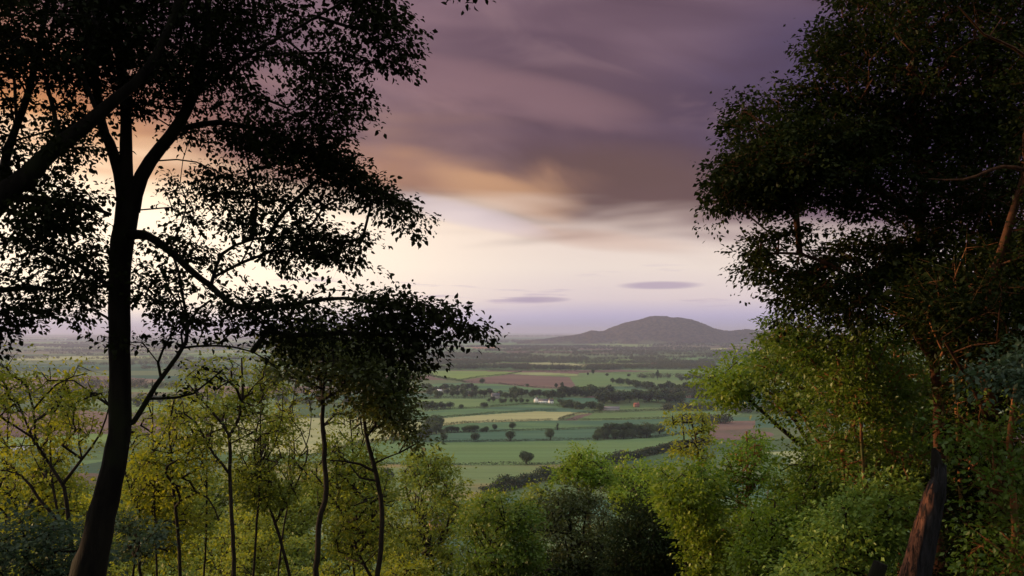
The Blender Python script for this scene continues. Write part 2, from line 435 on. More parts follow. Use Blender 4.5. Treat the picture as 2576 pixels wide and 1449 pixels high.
for k, f in enumerate(FIELDS):
    fc = Q[fid == k]
    if len(fc) == 0: continue
    o = sub_mesh(f[0], fc, field_mat(f[0], f[2], f[3], f[4], lines=0.24))
    tag(o, f[1], 'field', kind='structure')
rest = np.where(fid < 0)[0]
o = sub_mesh('ground', Q[rest], None)
tag(o, kind='structure')
m, q = mat_new('farmland')
r_, c_ = lattice(cen[rest, 0], cen[rest, 1])
pick = rnd2(r_, c_, 1); j = rnd2(r_, c_, 2)
pal = np.array([GRN, GRN2, TEAL, (0.10, 0.15, 0.08), (0.13, 0.16, 0.09), PLO, STRAW2, BRT, (0.17, 0.15, 0.10), PLO2])
wts = np.cumsum([.17, .14, .13, .12, .12, .08, .05, .06, .09, .04])
cc = pal[np.minimum(np.searchsorted(wts, pick * wts[-1]), len(pal) - 1)] * (0.8 + 0.4 * j[:, None])
at = o.data.attributes.new('crop', 'FLOAT_COLOR', 'FACE')
at.data.foreach_set('color', np.concatenate([cc, np.ones((len(cc), 1))], 1).astype(np.float32).ravel())
o.data.materials.append(m)
an = q.n('ShaderNodeAttribute'); an.attribute_name = 'crop'
tcn = q.n('ShaderNodeTexCoord')
na = q.noise(tcn.outputs['Object'], 0.004, 5, 0.65)
nb = q.noise(tcn.outputs['Object'], 0.15, 3, 0.6)
col = q.mix(q.m('MULTIPLY', q.ss(na, 0.46, 0.64), 0.7), an.outputs['Color'], (0.075, 0.09, 0.055, 1))
v = q.n('ShaderNodeVectorMath', operation='SCALE'); q.put(v.inputs[0], col); q.put(v.inputs['Scale'], q.m('ADD', 0.8, q.m('MULTIPLY', nb, 0.4)))
p = q.n('ShaderNodeBsdfPrincipled'); q.put(p.inputs['Base Color'], v.outputs[0]); p.inputs['Roughness'].default_value = 1; p.inputs['Specular IOR Level'].default_value = 0
oo = q.n('ShaderNodeOutputMaterial'); m.node_tree.links.new(p.outputs[0], oo.inputs[0])

# the scarp the camera stands on
hx = np.linspace(-420, 420, 211); hy_ = np.concatenate([np.linspace(-80, 60, 90)[:-1], np.linspace(60, 340.0, 70)])
HX, HYY = np.meshgrid(hx, hy_)
HZ = terrain(HX, HYY) + 0.12 * np.sin(HX * 1.7 + HYY) * np.sin(HYY * 1.3) * (HYY < 330)
HV = np.stack([HX, HYY, HZ], -1).reshape(-1, 3)
i0 = (np.arange(len(hy_) - 1)[:, None] * len(hx) + np.arange(len(hx) - 1)[None, :])
HQ = np.stack([i0, i0 + 1, i0 + 1 + len(hx), i0 + len(hx)], -1).reshape(-1, 4)
tag(mesh_obj('hillside', HV, [HQ], flat_mat('leaf_litter', (0.06, 0.045, 0.025), c2=(0.03, 0.04, 0.015), scale=0.8), smooth=True), kind='structure')

# the big wooded hill
prof = [(1300, 862), (1380, 853), (1431, 848), (1463, 843), (1488, 834), (1500, 834.5), (1515, 836), (1542, 824), (1564, 816), (1589, 810), (1636, 800), (1660, 797.5), (1678, 797), (1710, 799),
        (1740, 805), (1777, 820), (1801, 828), (1828, 834), (1851, 834.5), (1880, 831), (1905, 834), (1932, 834), (2000, 838), (2100, 846), (2250, 862)]
HD = 8600.0
pxs = np.array([(a - CX) / F * HD for a, b in prof]); pzs = np.array([CAMZ - (b - HY) / F * HD for a, b in prof])
def hill_h(x, y):
    H = np.interp(x, pxs, pzs); H = (H + np.interp(x - 25, pxs, pzs) + np.interp(x + 25, pxs, pzs)) / 3
    w = 420 + 1.9 * np.maximum(H, 0)
    s = (y - HD) / w
    return H * np.exp(-np.abs(s) ** 2.0 * 1.4) - 12 * (np.abs(s) ** 2)
ax = np.arange(pxs[0], pxs[-1], 13.0); ay = np.arange(HD - 1100, HD + 1100, 16.0)
AX, AY = np.meshgrid(ax, ay)
def vnoise(x, y, seed, s):
    x = x / s; y = y / s
    xi, yi = np.floor(x), np.floor(y); fx, fy = x - xi, y - yi
    fx = fx * fx * (3 - 2 * fx); fy = fy * fy * (3 - 2 * fy)
    a = rnd2(xi, yi, seed); b = rnd2(xi + 1, yi, seed); c = rnd2(xi, yi + 1, seed); d = rnd2(xi + 1, yi + 1, seed)
    return (a * (1 - fx) + b * fx) * (1 - fy) + (c * (1 - fx) + d * fx) * fy
AZ_ = hill_h(AX, AY)
AZ_ = AZ_ + 9 * np.exp(-((AX - pxs[12]) / 22) ** 2 - ((AY - HD) / 60) ** 2) + (vnoise(AX, AY, 3, 160) - .5) * 14 + (vnoise(AX, AY * .5, 8, 330) - .5) * 26 * np.clip(AZ_ / 120, 0, .8) * np.clip(AZ_ / 80, 0, 1) + rng.uniform(0, 11, AX.shape) * np.clip(AZ_ / 30, 0, 1) + (vnoise(AX, AY, 5, 45) - .5) * 7
HV = np.stack([AX, AY, AZ_], -1).reshape(-1, 3)
i0 = (np.arange(len(ay) - 1)[:, None] * len(ax) + np.arange(len(ax) - 1)[None, :])
HQ = np.stack([i0, i0 + 1, i0 + 1 + len(ax), i0 + len(ax)], -1).reshape(-1, 4)
hm, q = mat_new('wooded_hill')
tcn = q.n('ShaderNodeTexCoord')
na = q.noise(tcn.outputs['Object'], 0.0035, 4, 0.6); nb = q.noise(tcn.outputs['Object'], 0.03, 3, 0.6)
sp = q.n('ShaderNodeSeparateXYZ'); hm.node_tree.links.new(tcn.outputs['Object'], sp.inputs[0])
col = q.mix(q.ss(nb, 0.42, 0.58), (0.020, 0.022, 0.014, 1), (0.072, 0.055, 0.036, 1))
low = q.m('MULTIPLY', q.ss(sp.outputs[2], 60, 15), q.ss(na, 0.50, 0.62))
col = q.mix(low, col, (0.09, 0.105, 0.06, 1))
p = q.n('ShaderNodeBsdfPrincipled'); q.put(p.inputs['Base Color'], col); p.inputs['Roughness'].default_value = 1; p.inputs['Specular IOR Level'].default_value = 0
oo = q.n('ShaderNodeOutputMaterial'); hm.node_tree.links.new(p.outputs[0], oo.inputs[0])
tag(mesh_obj('hill', HV, [HQ], hm, smooth=False), 'isolated long wooded hill rising from the plain', 'hill', kind='structure')

# ------------------------------------------------------------------ foliage primitives
def leaf_quads(pos, axis, nrm, ln, wd, fold=0.18):
    """one pointed folded leaf (two triangles sharing a midrib) per row"""
    axis = norm(axis); side = norm(np.cross(axis, nrm)); up = norm(np.cross(side, axis))
    ln = ln[:, None]; wd = wd[:, None]
    a = pos; b = pos + axis * ln * 0.45 + side * wd * 0.5 + up * wd * fold
    c = pos + axis * ln; d = pos + axis * ln * 0.45 - side * wd * 0.5 + up * wd * fold
    V = np.stack([a, b, c, d], 1).reshape(-1, 3)
    i = np.arange(len(pos))[:, None] * 4
    Fc = np.concatenate([i + [0, 1, 2], i + [0, 2, 3]], 1).reshape(-1, 3)
    return V, Fc

def leaf_fine(pos, axis, nrm, ln, wd, fold=0.2):
    """near leaf: six outline points, drooping tip"""
    axis = norm(axis); side = norm(np.cross(axis, nrm)); up = norm(np.cross(side, axis))
    ln = ln[:, None]; wd = wd[:, None]
    base = pos; t1 = pos + axis * ln * .38; t2 = pos + axis * ln * .75 - up * ln * .06; tip = pos + axis * ln - up * ln * .16
    V = np.stack([base, t1 + side * wd * .5 + up * wd * fold, t2 + side * wd * .32 + up * wd * fold * .6, tip,
                  t2 - side * wd * .32 + up * wd * fold * .6, t1 - side * wd * .5 + up * wd * fold, t1, t2], 1).reshape(-1, 3)
    i = np.arange(len(pos))[:, None] * 8
    T = np.concatenate([i + [0, 1, 6], i + [0, 6, 5], i + [7, 2, 3], i + [7, 3, 4]], 1).reshape(-1, 3)
    Qd = np.concatenate([i + [6, 1, 2, 7], i + [5, 6, 7, 4]], 1).reshape(-1, 4)
    return V, T, Qd

def tube(pts, rad, sides=6, wob=0.0, rg=None):
    pts = np.asarray(pts, float); rad = np.asarray(rad, float)
    n = len(pts)
    t = np.gradient(pts, axis=0); t = norm(t)
    ref = np.array([0.0, 0, 1]) if abs(t[:, 2]).mean() < 0.8 else np.array([0.0, 1, 0])
    s = norm(np.cross(t, ref)); b = np.cross(t, s)
    a = np.linspace(0, 2 * np.pi, sides, endpoint=False)
    rr = np.repeat(rad[:, None], sides, 1)
    if wob and rg is not None:
        rr = rr * (1 + wob * (np.sin(a * 3 + 1)[None, :] * 0.5 + rg.normal(0, .5, (n, sides)) * .6))
    V = pts[:, None, :] + rr[..., None] * (np.cos(a)[None, :, None] * s[:, None, :] + np.sin(a)[None, :, None] * b[:, None, :])
    V = V.reshape(-1, 3)
    i = np.arange(n - 1)[:, None] * sides; k = np.arange(sides)[None, :]
    k2 = (k + 1) % sides
    Qd = np.stack([i + k, i + k2, i + sides + k2, i + sides + k], -1).reshape(-1, 4)
    return V, Qd

class Acc:
    def __init__(s): s.V = []; s.F = {3: [], 4: []}; s.n = 0
    def add(s, V, *faces):
        s.V.append(np.asarray(V, float))
        for f in faces:
            if len(f): s.F[f.shape[1]].append(np.asarray(f) + s.n)
        s.n += len(V)
    def obj(s, name, mat, parent=None, smooth=False, link=True, off=None):
        V = np.concatenate(s.V)
        if off is not None: V = V - off
        return mesh_obj(name, V, [np.concatenate(s.F[k]) for k in (3, 4) if s.F[k]], mat, parent, smooth, link)

def smooth_path(pts, rad, step):
    pts = np.asarray(pts, float); rad = np.asarray(rad, float)
    n = len(pts)
    L = np.concatenate([[0], np.cumsum(np.linalg.norm(np.diff(pts, axis=0), axis=1))])
    m = max(3, int(L[-1] / step) + 1)
    s = np.linspace(0, L[-1], m)
    # catmull-rom
    out = []
    for q_ in s:
        i = min(max(np.searchsorted(L, q_) - 1, 0), n - 2)
        u = (q_ - L[i]) / max(L[i + 1] - L[i], 1e-6)
        p0 = pts[max(i - 1, 0)]; p1 = pts[i]; p2 = pts[i + 1]; p3 = pts[min(i + 2, n - 1)]
        out.append(0.5 * (2 * p1 + (p2 - p0) * u + (2 * p0 - 5 * p1 + 4 * p2 - p3) * u * u + (3 * p1 - p0 - 3 * p2 + p3) * u ** 3))
    return np.array(out), np.interp(s, L, rad)

def grow(name, label, cat, group, base, limbs, pts, leafm, barkm, seed=0, leaf=0.06, nl=26, blen=0.5, flat=0.35, droop=0.35,
         fine=False, tip=0.006, step=0.35, sides=5, pathw=0.25, lw=0.62, bow=0.12, bare=0.0, spread=0.32, bias=(0, 0, -0.15)):
    """limbs: list of (points, radii, sides) polylines, the first is the trunk. pts: (n,3) ends of leafy shoots,
    each joined to the nearest wood by a bowed branch; radii follow from how many shoots a branch carries"""
    rg = np.random.default_rng(seed)
    root = empty(name, tuple(base), label, cat, group)
    wood = Acc(); NP = []; PL = []
    for lp, lr, ls in limbs:
        a, r = smooth_path(lp, lr, step * 0.8)
        a[1:-1] += rg.normal(0, 0.02 * step, a[1:-1].shape)
        V, Qd = tube(a, r, ls, 0.08, rg)
        wood.add(V, Qd)
        L0 = 0 if not NP else PL[0][int(np.argmin(np.linalg.norm(NP[0] - a[0], axis=1)))]
        NP.append(a); PL.append(L0 + np.concatenate([[0], np.cumsum(np.linalg.norm(np.diff(a, axis=0), axis=1))]))
    sk = np.concatenate(NP); skL = np.concatenate(PL)
    tz = len(NP[0])
    # no leafy growth straight from the lowest trunk
    ok = np.ones(len(sk), bool); ok[:int(tz * 0.35)] = False
    cap = len(sk) + len(pts) * 14
    pos = np.zeros((cap, 3)); pos[:len(sk)] = sk
    pl = np.full(cap, 1e6); pl[:len(sk)] = np.where(ok, skL, 1e6)
    par = np.full(cap, -1, int); n = n0 = len(sk)
    pts = np.asarray(pts, float)
    d0 = np.array([np.min(np.linalg.norm(sk[ok] - p_, axis=1)) for p_ in pts])
    tips = []
    first = rg.permutation(len(pts))[:max(1, len(pts) // 14)]
    order = list(first[np.argsort(d0[first])]); fs = set(first.tolist())
    order += [i for i in np.argsort(d0) if i not in fs]
    dirs = np.zeros_like(pts)
    for i in order:
        p_ = pts[i]
        dv = p_ - pos[:n]
        dist = np.sqrt((dv * dv).sum(1))
        # joining below or beside is easier than from above
        cost = dist * (1 + 0.35 * np.clip(-dv[:, 2] / np.maximum(dist, 1e-3), 0, 1)) + pathw * pl[:n]
        k = int(np.argmin(cost)); L = dist[k]; A = pos[k]
        m = min(max(1, int(L / step)), 12)
        ctrl = (A + p_) / 2 + np.array([0, 0, bow * L]) + rg.normal(0, 0.10 * L, 3)
        u = (np.arange(1, m + 1) / m)[:, None]
        seg = (1 - u) ** 2 * A + 2 * u * (1 - u) * ctrl + u * u * p_
        seg[:-1] += rg.normal(0, 0.04 * step, seg[:-1].shape)
        pos[n:n + m] = seg
        par[n] = k; par[n + 1:n + m] = np.arange(n, n + m - 1)
        pl[n:n + m] = pl[k] + L * u[:, 0]
        n += m; tips.append(n - 1)
        dirs[i] = norm(p_ - (ctrl if m > 1 else A))
    cnt = np.zeros(n)
    cnt[tips] = 1
    for i in range(n - 1, n0 - 1, -1):
        if par[i] >= 0: cnt[par[i]] += cnt[i]
    rad = tip * np.maximum(cnt, 1) ** 0.42
    kids = {}
    for i in range(n0, n): kids.setdefault(par[i], []).append(i)
    starts = []
    for k, v_ in kids.items():
        v_.sort(key=lambda i: -cnt[i])
        if k < n0: starts += [(k, c) for c in v_]
        else: starts += [(k, c) for c in v_[1:]]
    for k, c in starts:
        ch = [k, c]
        while ch[-1] in kids: ch.append(kids[ch[-1]][0])
        pp = pos[ch]; rr = rad[ch].copy(); rr[0] = rr[1]
        V, Qd = tube(pp, rr, sides if rr[0] > 2.5 * tip else (4 if rr[0] > 1.5 * tip else 3))
        wood.add(V, Qd)
    # leaves
    keep = rg.random(len(pts)) >= bare
    C = pts[keep]; D = dirs[keep] + np.array(bias); D = norm(D + rg.normal(0, .25, D.shape))
    k = rg.poisson(nl, len(C)) + 2
    idx = np.repeat(np.arange(len(C)), k); N = len(idx)
    t = rg.uniform(-0.55, 1.0, N)
    lat = rg.normal(0, spread, (N, 3)) * (1.15 - 0.9 * np.clip(t, 0, 1))[:, None]; lat[:, 2] *= flat
    Lb = blen * rg.uniform(0.7, 1.3, len(C))[idx]
    pp = C[idx] + D[idx] * (t * Lb)[:, None] + lat * Lb[:, None]
    ax_ = norm(D[idx] * 0.6 + norm(lat + 1e-6) * 0.8 + rg.normal(0, .45, (N, 3)) + np.array([0, 0, -droop]))
    nm = norm(np.array([0, 0, 1.0]) + rg.normal(0, .55, (N, 3)))
    ln = leaf * rg.uniform(0.5, 1.45, N)
    acc = Acc()
    if fine: acc.add(*leaf_fine(pp, ax_, nm, ln, ln * lw))
    else: acc.add(*leaf_quads(pp, ax_, nm, ln, ln * lw))
    # thin leaf-bearing twigs
    tw = Acc()
    a = C - D * (0.5 * blen); b = C + D * (0.9 * blen)
    sd_ = norm(np.cross(D, [0, 0, 1.0])) * tip * 0.5; up_ = norm(np.cross(sd_, D)) * tip * 0.5
    V = np.stack([a + sd_, a - sd_ * .6 + up_, a - sd_ * .6 - up_, b], 1).reshape(-1, 3)
    i = np.arange(len(C))[:, None] * 4
    wood.add(V, np.concatenate([i + [0, 1, 3], i + [1, 2, 3], i + [2, 0, 3]], 1).reshape(-1, 3))
    base = np.asarray(base, float)
    wood.obj('trunk', barkm, root, smooth=True, off=base)
    acc.obj('crown', leafm, root, off=base)
    return root

def crown_pts(poly, d, thick, n, rg, clump=0.0, nclump=20, csize=60.0, margin=4):
    """n shoot ends inside a crown whose outline seen from the ridge is poly, thick metres deep each way at its heart"""
    xs = [p[0] for p in poly]; ys = [p[1] for p in poly]
    out = []
    cx = rg.uniform(min(xs), max(xs), nclump); cy_ = rg.uniform(min(ys), max(ys), nclump)
    tot = 0
    while tot < n:
        x = rg.uniform(min(xs), max(xs), n * 2); y = rg.uniform(min(ys), max(ys), n * 2)
        if clump > 0:
            k = rg.integers(0, nclump, n * 2); use = rg.random(n * 2) < clump
            x = np.where(use, cx[k] + rg.normal(0, csize, n * 2), x); y = np.where(use, cy_[k] + rg.normal(0, csize * .55, n * 2), y)
        w = in_poly(x, y, poly); x = x[w]; y = y[w]
        e = seg_dist(x, y, poly); x, y, e = x[e > margin], y[e > margin], e[e > margin]
        mx = max(np.percentile(e, 95), 1)
        th = thick * np.sqrt(np.clip(e / mx, 0.03, 1))
        D = d + th * rg.uniform(-1, 1, len(x))
        out.append(np.stack([(x - CX) / F * D, D, CAMZ - (y - HY) / F * D], -1)); tot += len(x)
    return np.concatenate(out)[:n]

def bough_pts(poly, d, thick, n, rg, ang=None, L=120, per=10, jit=6, spreadang=18, margin=8):
    """shoot ends strung on leafy boughs inside a crown outline; ang = run of the boughs in degrees (90 = downwards), or outwards from the heart"""
    P0 = np.array(poly, float); out = []; tot = 0
    xs, ys = P0[:, 0], P0[:, 1]
    hx_, hy2 = xs.mean(), ys.mean() * .6 + ys.max() * .4
    e = None
    while tot < n:
        x = rg.uniform(xs.min(), xs.max()); y = rg.uniform(ys.min(), ys.max())
        if not in_poly(np.array([x]), np.array([y]), poly)[0]: continue
        if ang is None:
            a = math.atan2(y - hy2, x - hx_) + math.radians(rg.normal(8 if x > hx_ else -8, spreadang))
        else: a = math.radians(ang + rg.normal(0, spreadang))
        t = np.sort(rg.uniform(-.5, .5, per)) * L * rg.uniform(.6, 1.3)
        w = jit * (1.2 - .8 * (t / L + .5))
        sag = 0.12 * (t / L + .5) ** 2 * L
        px = x + math.cos(a) * t - math.sin(a) * rg.normal(0, 1, per) * w
        py = y + math.sin(a) * t + math.cos(a) * rg.normal(0, 1, per) * w * .7 + sag
        k = in_poly(px, py, poly) & (seg_dist(px, py, poly) > margin); px, py = px[k], py[k]
        if len(px) == 0: continue
        ed = seg_dist(np.array([x]), np.array([y]), poly)[0]
        mx = 0.25 * min(np.ptp(xs), np.ptp(ys))
        D = d + thick * math.sqrt(min(max(ed / mx, .05), 1)) * rg.uniform(-1, 1) + rg.normal(0, .05 * thick, len(px)) + rg.uniform(-.3, .3) * thick * t[k] / L
        out.append(np.stack([(px - CX) / F * D, D, CAMZ - (py - HY) / F * D], -1)); tot += len(px)
    return np.concatenate(out)[:n]

def spray(path, d, n, rg, w=14, dep=.12):
    """shoot ends strung along a drooping bough"""
    path = np.array(path, float)
    path[:, 0] += -38 if path[-1, 0] < 1500 else 22      # the shoots reach on past their ends
    L = np.concatenate([[0], np.cumsum(np.hypot(*np.diff(path[:, :2], axis=0).T))])
    s_ = rg.uniform(0, 1, n) ** .8 * L[-1]
    wv = w * (1.15 - s_ / L[-1])
    x = np.interp(s_, L, path[:, 0]) + rg.normal(0, 1, n) * wv * .5; y = np.interp(s_, L, path[:, 1]) + rg.normal(0, 1, n) * wv * .5
    D = d + rg.normal(0, dep, n)
    return np.stack([(x - CX) / F * D, D, CAMZ - (y - HY) / F * D], -1)

def S(path, d, sides=8):
    """stem drawn as (x, y, half width[, depth offset]) -> world polyline"""
    pts = []; rr = []
    for p_ in path:
        dd_ = d + (p_[3] if len(p_) > 3 else 0)
        pts.append(P(p_[0], p_[1], dd_)); rr.append(p_[2] / F * dd_)
    return (pts, rr, sides)

def rooted(path, d, sides=8, dx=0.0):
    """as S, with the foot carried down to the ground"""
    pts, rr, s_ = S(path, d, sides)
    x, y, z = pts[0]
    gz = float(terrain(x + dx, y))
    base = np.array([x + dx, y, gz])
    if z > gz + 0.2:
        sl = np.clip((pts[1][0] - x) / max(pts[1][2] - z, .05), -.8, .8)
        fx = x - sl * min(z - gz, 1.5) * 0.6 + dx
        base[0] = fx; base[2] = float(terrain(fx, y))
        mid = np.array([x + (fx - x) * .55, y, gz + 0.6 * (z - gz)])
        pts = [base - [0, 0, 0.4], mid] + pts; rr = [rr[0] * 1.3, rr[0] * 1.06] + rr
    return base, (pts, rr, s_)

# ------------------------------------------------------------------ materials
M_HERO = leaf_mat('shaded_hornbeam_leaf', (0.006, 0.009, 0.003), (0.012, 0.016, 0.005), (0.02, 0.025, 0.006), 0.3, 0.9)  # the silhouetted trees' shade is put into this near-black leaf colour
M_RIGHT = leaf_mat('shaded_beech_leaf', (0.007, 0.012, 0.003), (0.015, 0.022, 0.005), (0.03, 0.042, 0.009), 0.3, 0.5)  # leaf colour darkened to hold the right hand canopy's deep shade
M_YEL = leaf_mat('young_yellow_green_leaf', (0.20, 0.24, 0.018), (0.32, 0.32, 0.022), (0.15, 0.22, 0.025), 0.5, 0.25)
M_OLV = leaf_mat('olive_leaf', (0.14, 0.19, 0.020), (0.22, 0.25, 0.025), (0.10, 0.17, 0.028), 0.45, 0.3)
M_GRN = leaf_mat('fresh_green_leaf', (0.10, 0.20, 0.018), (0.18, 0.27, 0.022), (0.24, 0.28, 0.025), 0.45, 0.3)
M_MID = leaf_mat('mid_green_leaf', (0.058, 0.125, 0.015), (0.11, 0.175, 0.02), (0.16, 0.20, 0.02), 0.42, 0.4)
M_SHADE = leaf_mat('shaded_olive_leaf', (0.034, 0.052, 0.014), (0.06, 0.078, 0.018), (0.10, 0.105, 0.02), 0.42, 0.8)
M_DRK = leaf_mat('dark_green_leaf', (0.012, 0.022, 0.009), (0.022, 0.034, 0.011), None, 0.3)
M_TEAL = leaf_mat('blue_green_leaf', (0.035, 0.07, 0.05), (0.055, 0.095, 0.06), (0.07, 0.10, 0.04), 0.35, 0.5)
M_SPRAY = leaf_mat('pale_sage_leaf', (0.14, 0.25, 0.055), (0.21, 0.33, 0.07), (0.24, 0.32, 0.035), 0.4, 0.6)
B_DARK = bark_mat('dark_bark', (0.014, 0.012, 0.010), (0.005, 0.004, 0.004), 7, 1.0, (0.014, 0.016, 0.008))
B_GREY = bark_mat('grey_bark', (0.030, 0.024, 0.02), (0.014, 0.011, 0.010), 9, 0.5)
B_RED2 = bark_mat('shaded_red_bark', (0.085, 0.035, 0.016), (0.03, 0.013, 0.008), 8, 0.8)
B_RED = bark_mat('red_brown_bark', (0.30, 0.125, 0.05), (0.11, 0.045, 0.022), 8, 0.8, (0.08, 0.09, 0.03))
M_FIELD = leaf_mat('field_tree_leaf', (0.022, 0.042, 0.014), (0.036, 0.058, 0.018), None, 0.3)
M_FIELD2 = leaf_mat('field_tree_light_leaf', (0.035, 0.062, 0.02), (0.052, 0.08, 0.024), None, 0.3)
M_HEDGE = leaf_mat('hedge_leaf', (0.020, 0.036, 0.014), (0.034, 0.05, 0.018), None, 0.3)
M_FAR = leaf_mat('distant_wood_leaf', (0.03, 0.042, 0.024), (0.05, 0.06, 0.03), (0.065, 0.065, 0.035), 0.25, 0.004)

# ================================================================== foreground trees
DENS = 1.0
def rg_(k): return np.random.default_rng(k)

# --- big silhouetted tree on the left
d = 10.0
base, trunk = rooted([(222, 1449, 49), (240, 1375, 41), (262, 1280, 38), (287, 1174, 33), (300, 1100, 31), (303, 1024, 30), (302, 900, 29), (301, 774, 29), (303, 650, 30), (318, 560, 31), (322, 500, 33), (318, 440, 19), (316, 300, 15), (300, 100, 12), (290, -120, 8)], d, 14, dx=-0.1)
limbs = [trunk,
 S([(312, 520, 20), (300, 435, 17), (278, 370, 15), (255, 310, 14, .2), (240, 200, 12, .4), (200, 0, 9, .8), (180, -120, 6, 1)], d, 10),
 S([(330, 530, 24), (352, 450, 20), (395, 385, 18), (440, 325, 17, -.2), (490, 230, 14, -.5), (520, 100, 11, -.8), (520, -100, 7, -1)], d, 10),
 S([(470, 255, 10, -.4), (530, 200, 8, -.6), (580, 165, 7, -.7), (680, 105, 5, -1), (800, 40, 4, -1.2), (880, -10, 3, -1.3)], d, 7),
 S([(440, 325, 9, -.2), (560, 310, 8, .3), (700, 340, 6, .5), (800, 400, 5, .7), (900, 460, 4, .8), (1000, 500, 3, .8), (1060, 550, 2, .8)], d, 7),
 S([(310, 590, 17), (360, 590, 13, -.2), (415, 622, 11, -.4), (465, 668, 10, -.5), (530, 720, 9, -.7), (600, 772, 8, -.8), (700, 770, 7, -.9), (850, 750, 5, -1), (1000, 775, 4, -1), (1110, 800, 3, -1), (1180, 815, 2, -1), (1205, 824, 1.4, -1)], d, 8),
 S([(530, 720, 6, -.7), (560, 640, 5, -.2), (640, 600, 4, 0), (760, 600, 3, .2), (900, 620, 2, .3)], d, 6),
 S([(302, 1075, 10), (330, 1069, 8), (370, 1004, 7.5, -.2), (405, 950, 7, -.3), (460, 875, 6, -.4), (480, 800, 4, -.5), (530, 755, 3, -.6)], d, 7),
 S([(372, 1003, 4.5, -.2), (440, 1002, 4, -.4), (500, 982, 3, -.5), (560, 930, 2, -.6)], d, 6),
 S([(405, 950, 4.5, -.3), (400, 905, 4, -.2), (425, 850, 3, -.1), (470, 800, 2.4, 0)], d, 6),
 S([(460, 875, 4, -.4), (560, 868, 3, -.5), (650, 892, 2, -.6), (700, 930, 1.5, -.7)], d, 6),
 S([(305, 760, 9), (250, 700, 7, .3), (150, 640, 5, .6), (20, 600, 4, .9)], d, 7),
 S([(520, -60, 7, -.9), (760, -160, 6, -1), (1000, -110, 4, -1), (1110, -60, 2.5, -1), (1165, -15, 1.6, -1)], d, 6),
]
limbs = [(p_, [q_ * .88 for q_ in r_], k_) for p_, r_, k_ in limbs]
r0 = rg_(11)
pts = np.concatenate([
 crown_pts([(300, -200), (640, -200), (600, 120), (520, 250), (420, 300), (300, 300), (230, 220), (180, 60)], 9.9, 1.6, 760, r0),
 bough_pts([(520, -160), (960, -120), (985, 15), (1055, 55), (1050, 150), (1010, 172), (935, 120), (925, 200), (965, 290), (890, 305), (850, 330), (700, 300), (500, 320)], 9.7, 1.3, 350, r0, 28, 160, 11, 5, 14, 16),
 bough_pts([(420, 280), (700, 280), (850, 330), (885, 380), (925, 445), (1000, 487), (1055, 515), (1080, 575), (1010, 545), (930, 500), (895, 495), (860, 525), (760, 460), (620, 400), (450, 360)], 10.5, 1.0, 250, r0, 33, 180, 12, 5, 12, 18),
 bough_pts([(380, 400), (560, 390), (700, 440), (790, 500), (850, 590), (970, 603), (900, 630), (930, 678), (820, 705), (600, 705), (420, 690), (350, 600), (390, 520)], 10.2, 1.1, 240, r0, 22, 170, 11, 5, 12, 24),
 bough_pts([(330, 640), (640, 700), (700, 760), (640, 850), (520, 850), (350, 760)], 9.8, 1.0, 90, r0, 28, 130, 9, 6),
 bough_pts([(620, 740), (700, 725), (860, 722), (980, 745), (1090, 775), (1190, 800), (1240, 828), (1150, 822), (1120, 880), (1080, 915), (1020, 870), (960, 850), (860, 900), (700, 905), (640, 850)], 9.1, 0.7, 110, r0, 16, 160, 11, 5, 12, 22),
 bough_pts([(60, 560), (290, 560), (300, 720), (240, 790), (120, 790), (40, 740)], 10.7, 0.9, 110, r0, 165, 140, 10, 6),
 crown_pts([(360, 860), (480, 760), (600, 800), (700, 920), (600, 960), (440, 1000)], 9.6, .6, 22, r0),
 crown_pts([(1140, -60), (1175, -60), (1195, 2), (1150, -5)], 9.0, .1, 8, r0),
 spray([(900, -20), (960, 10), (1010, 40), (1050, 70)], 9.2, 22, r0), spray([(900, 60), (980, 90), (1030, 130), (1048, 150)], 9.2, 20, r0), spray([(860, 110), (930, 140), (990, 160), (1020, 175)], 9.4, 16, r0),
 spray([(800, 200), (870, 230), (930, 255), (955, 282)], 9.6, 20, r0), spray([(780, 130), (860, 170), (920, 205)], 9.6, 14, r0), spray([(720, 260), (800, 290), (860, 330), (880, 352)], 9.6, 18, r0),
 spray([(700, 310), (780, 350), (850, 390), (915, 425)], 10, 24, r0), spray([(820, 400), (900, 450), (970, 480), (1045, 508)], 10, 30, r0), spray([(900, 450), (980, 510), (1040, 550), (1072, 572)], 10, 26, r0),
 spray([(700, 420), (790, 470), (840, 505), (855, 525)], 10.3, 20, r0), spray([(760, 540), (850, 585), (910, 600), (965, 605)], 10, 22, r0, 9), spray([(780, 600), (850, 640), (900, 655), (922, 668)], 10, 18, r0, 9),
 spray([(900, 735), (1000, 755), (1060, 765), (1095, 772)], 9, 24, r0), spray([(960, 755), (1060, 770), (1140, 785), (1190, 798)], 9, 32, r0, 10), spray([(1060, 785), (1140, 803), (1200, 820), (1248, 833)], 9, 22, r0, 6),
 spray([(940, 800), (1020, 835), (1080, 860), (1115, 880)], 9, 24, r0), spray([(930, 830), (1000, 870), (1050, 900), (1082, 915)], 9, 20, r0), spray([(300, 860), (420, 850), (520, 800), (600, 820)], 9.6, 10, r0),
])
grow('tree', 'tall black silhouetted tree with forked trunk left of centre', 'tree', None, base, limbs, pts, M_HERO, B_DARK, 1, leaf=0.057, nl=21, blen=0.31, fine=True, tip=0.0034, step=0.25, spread=0.36, bias=(.35, 0, -0.3))

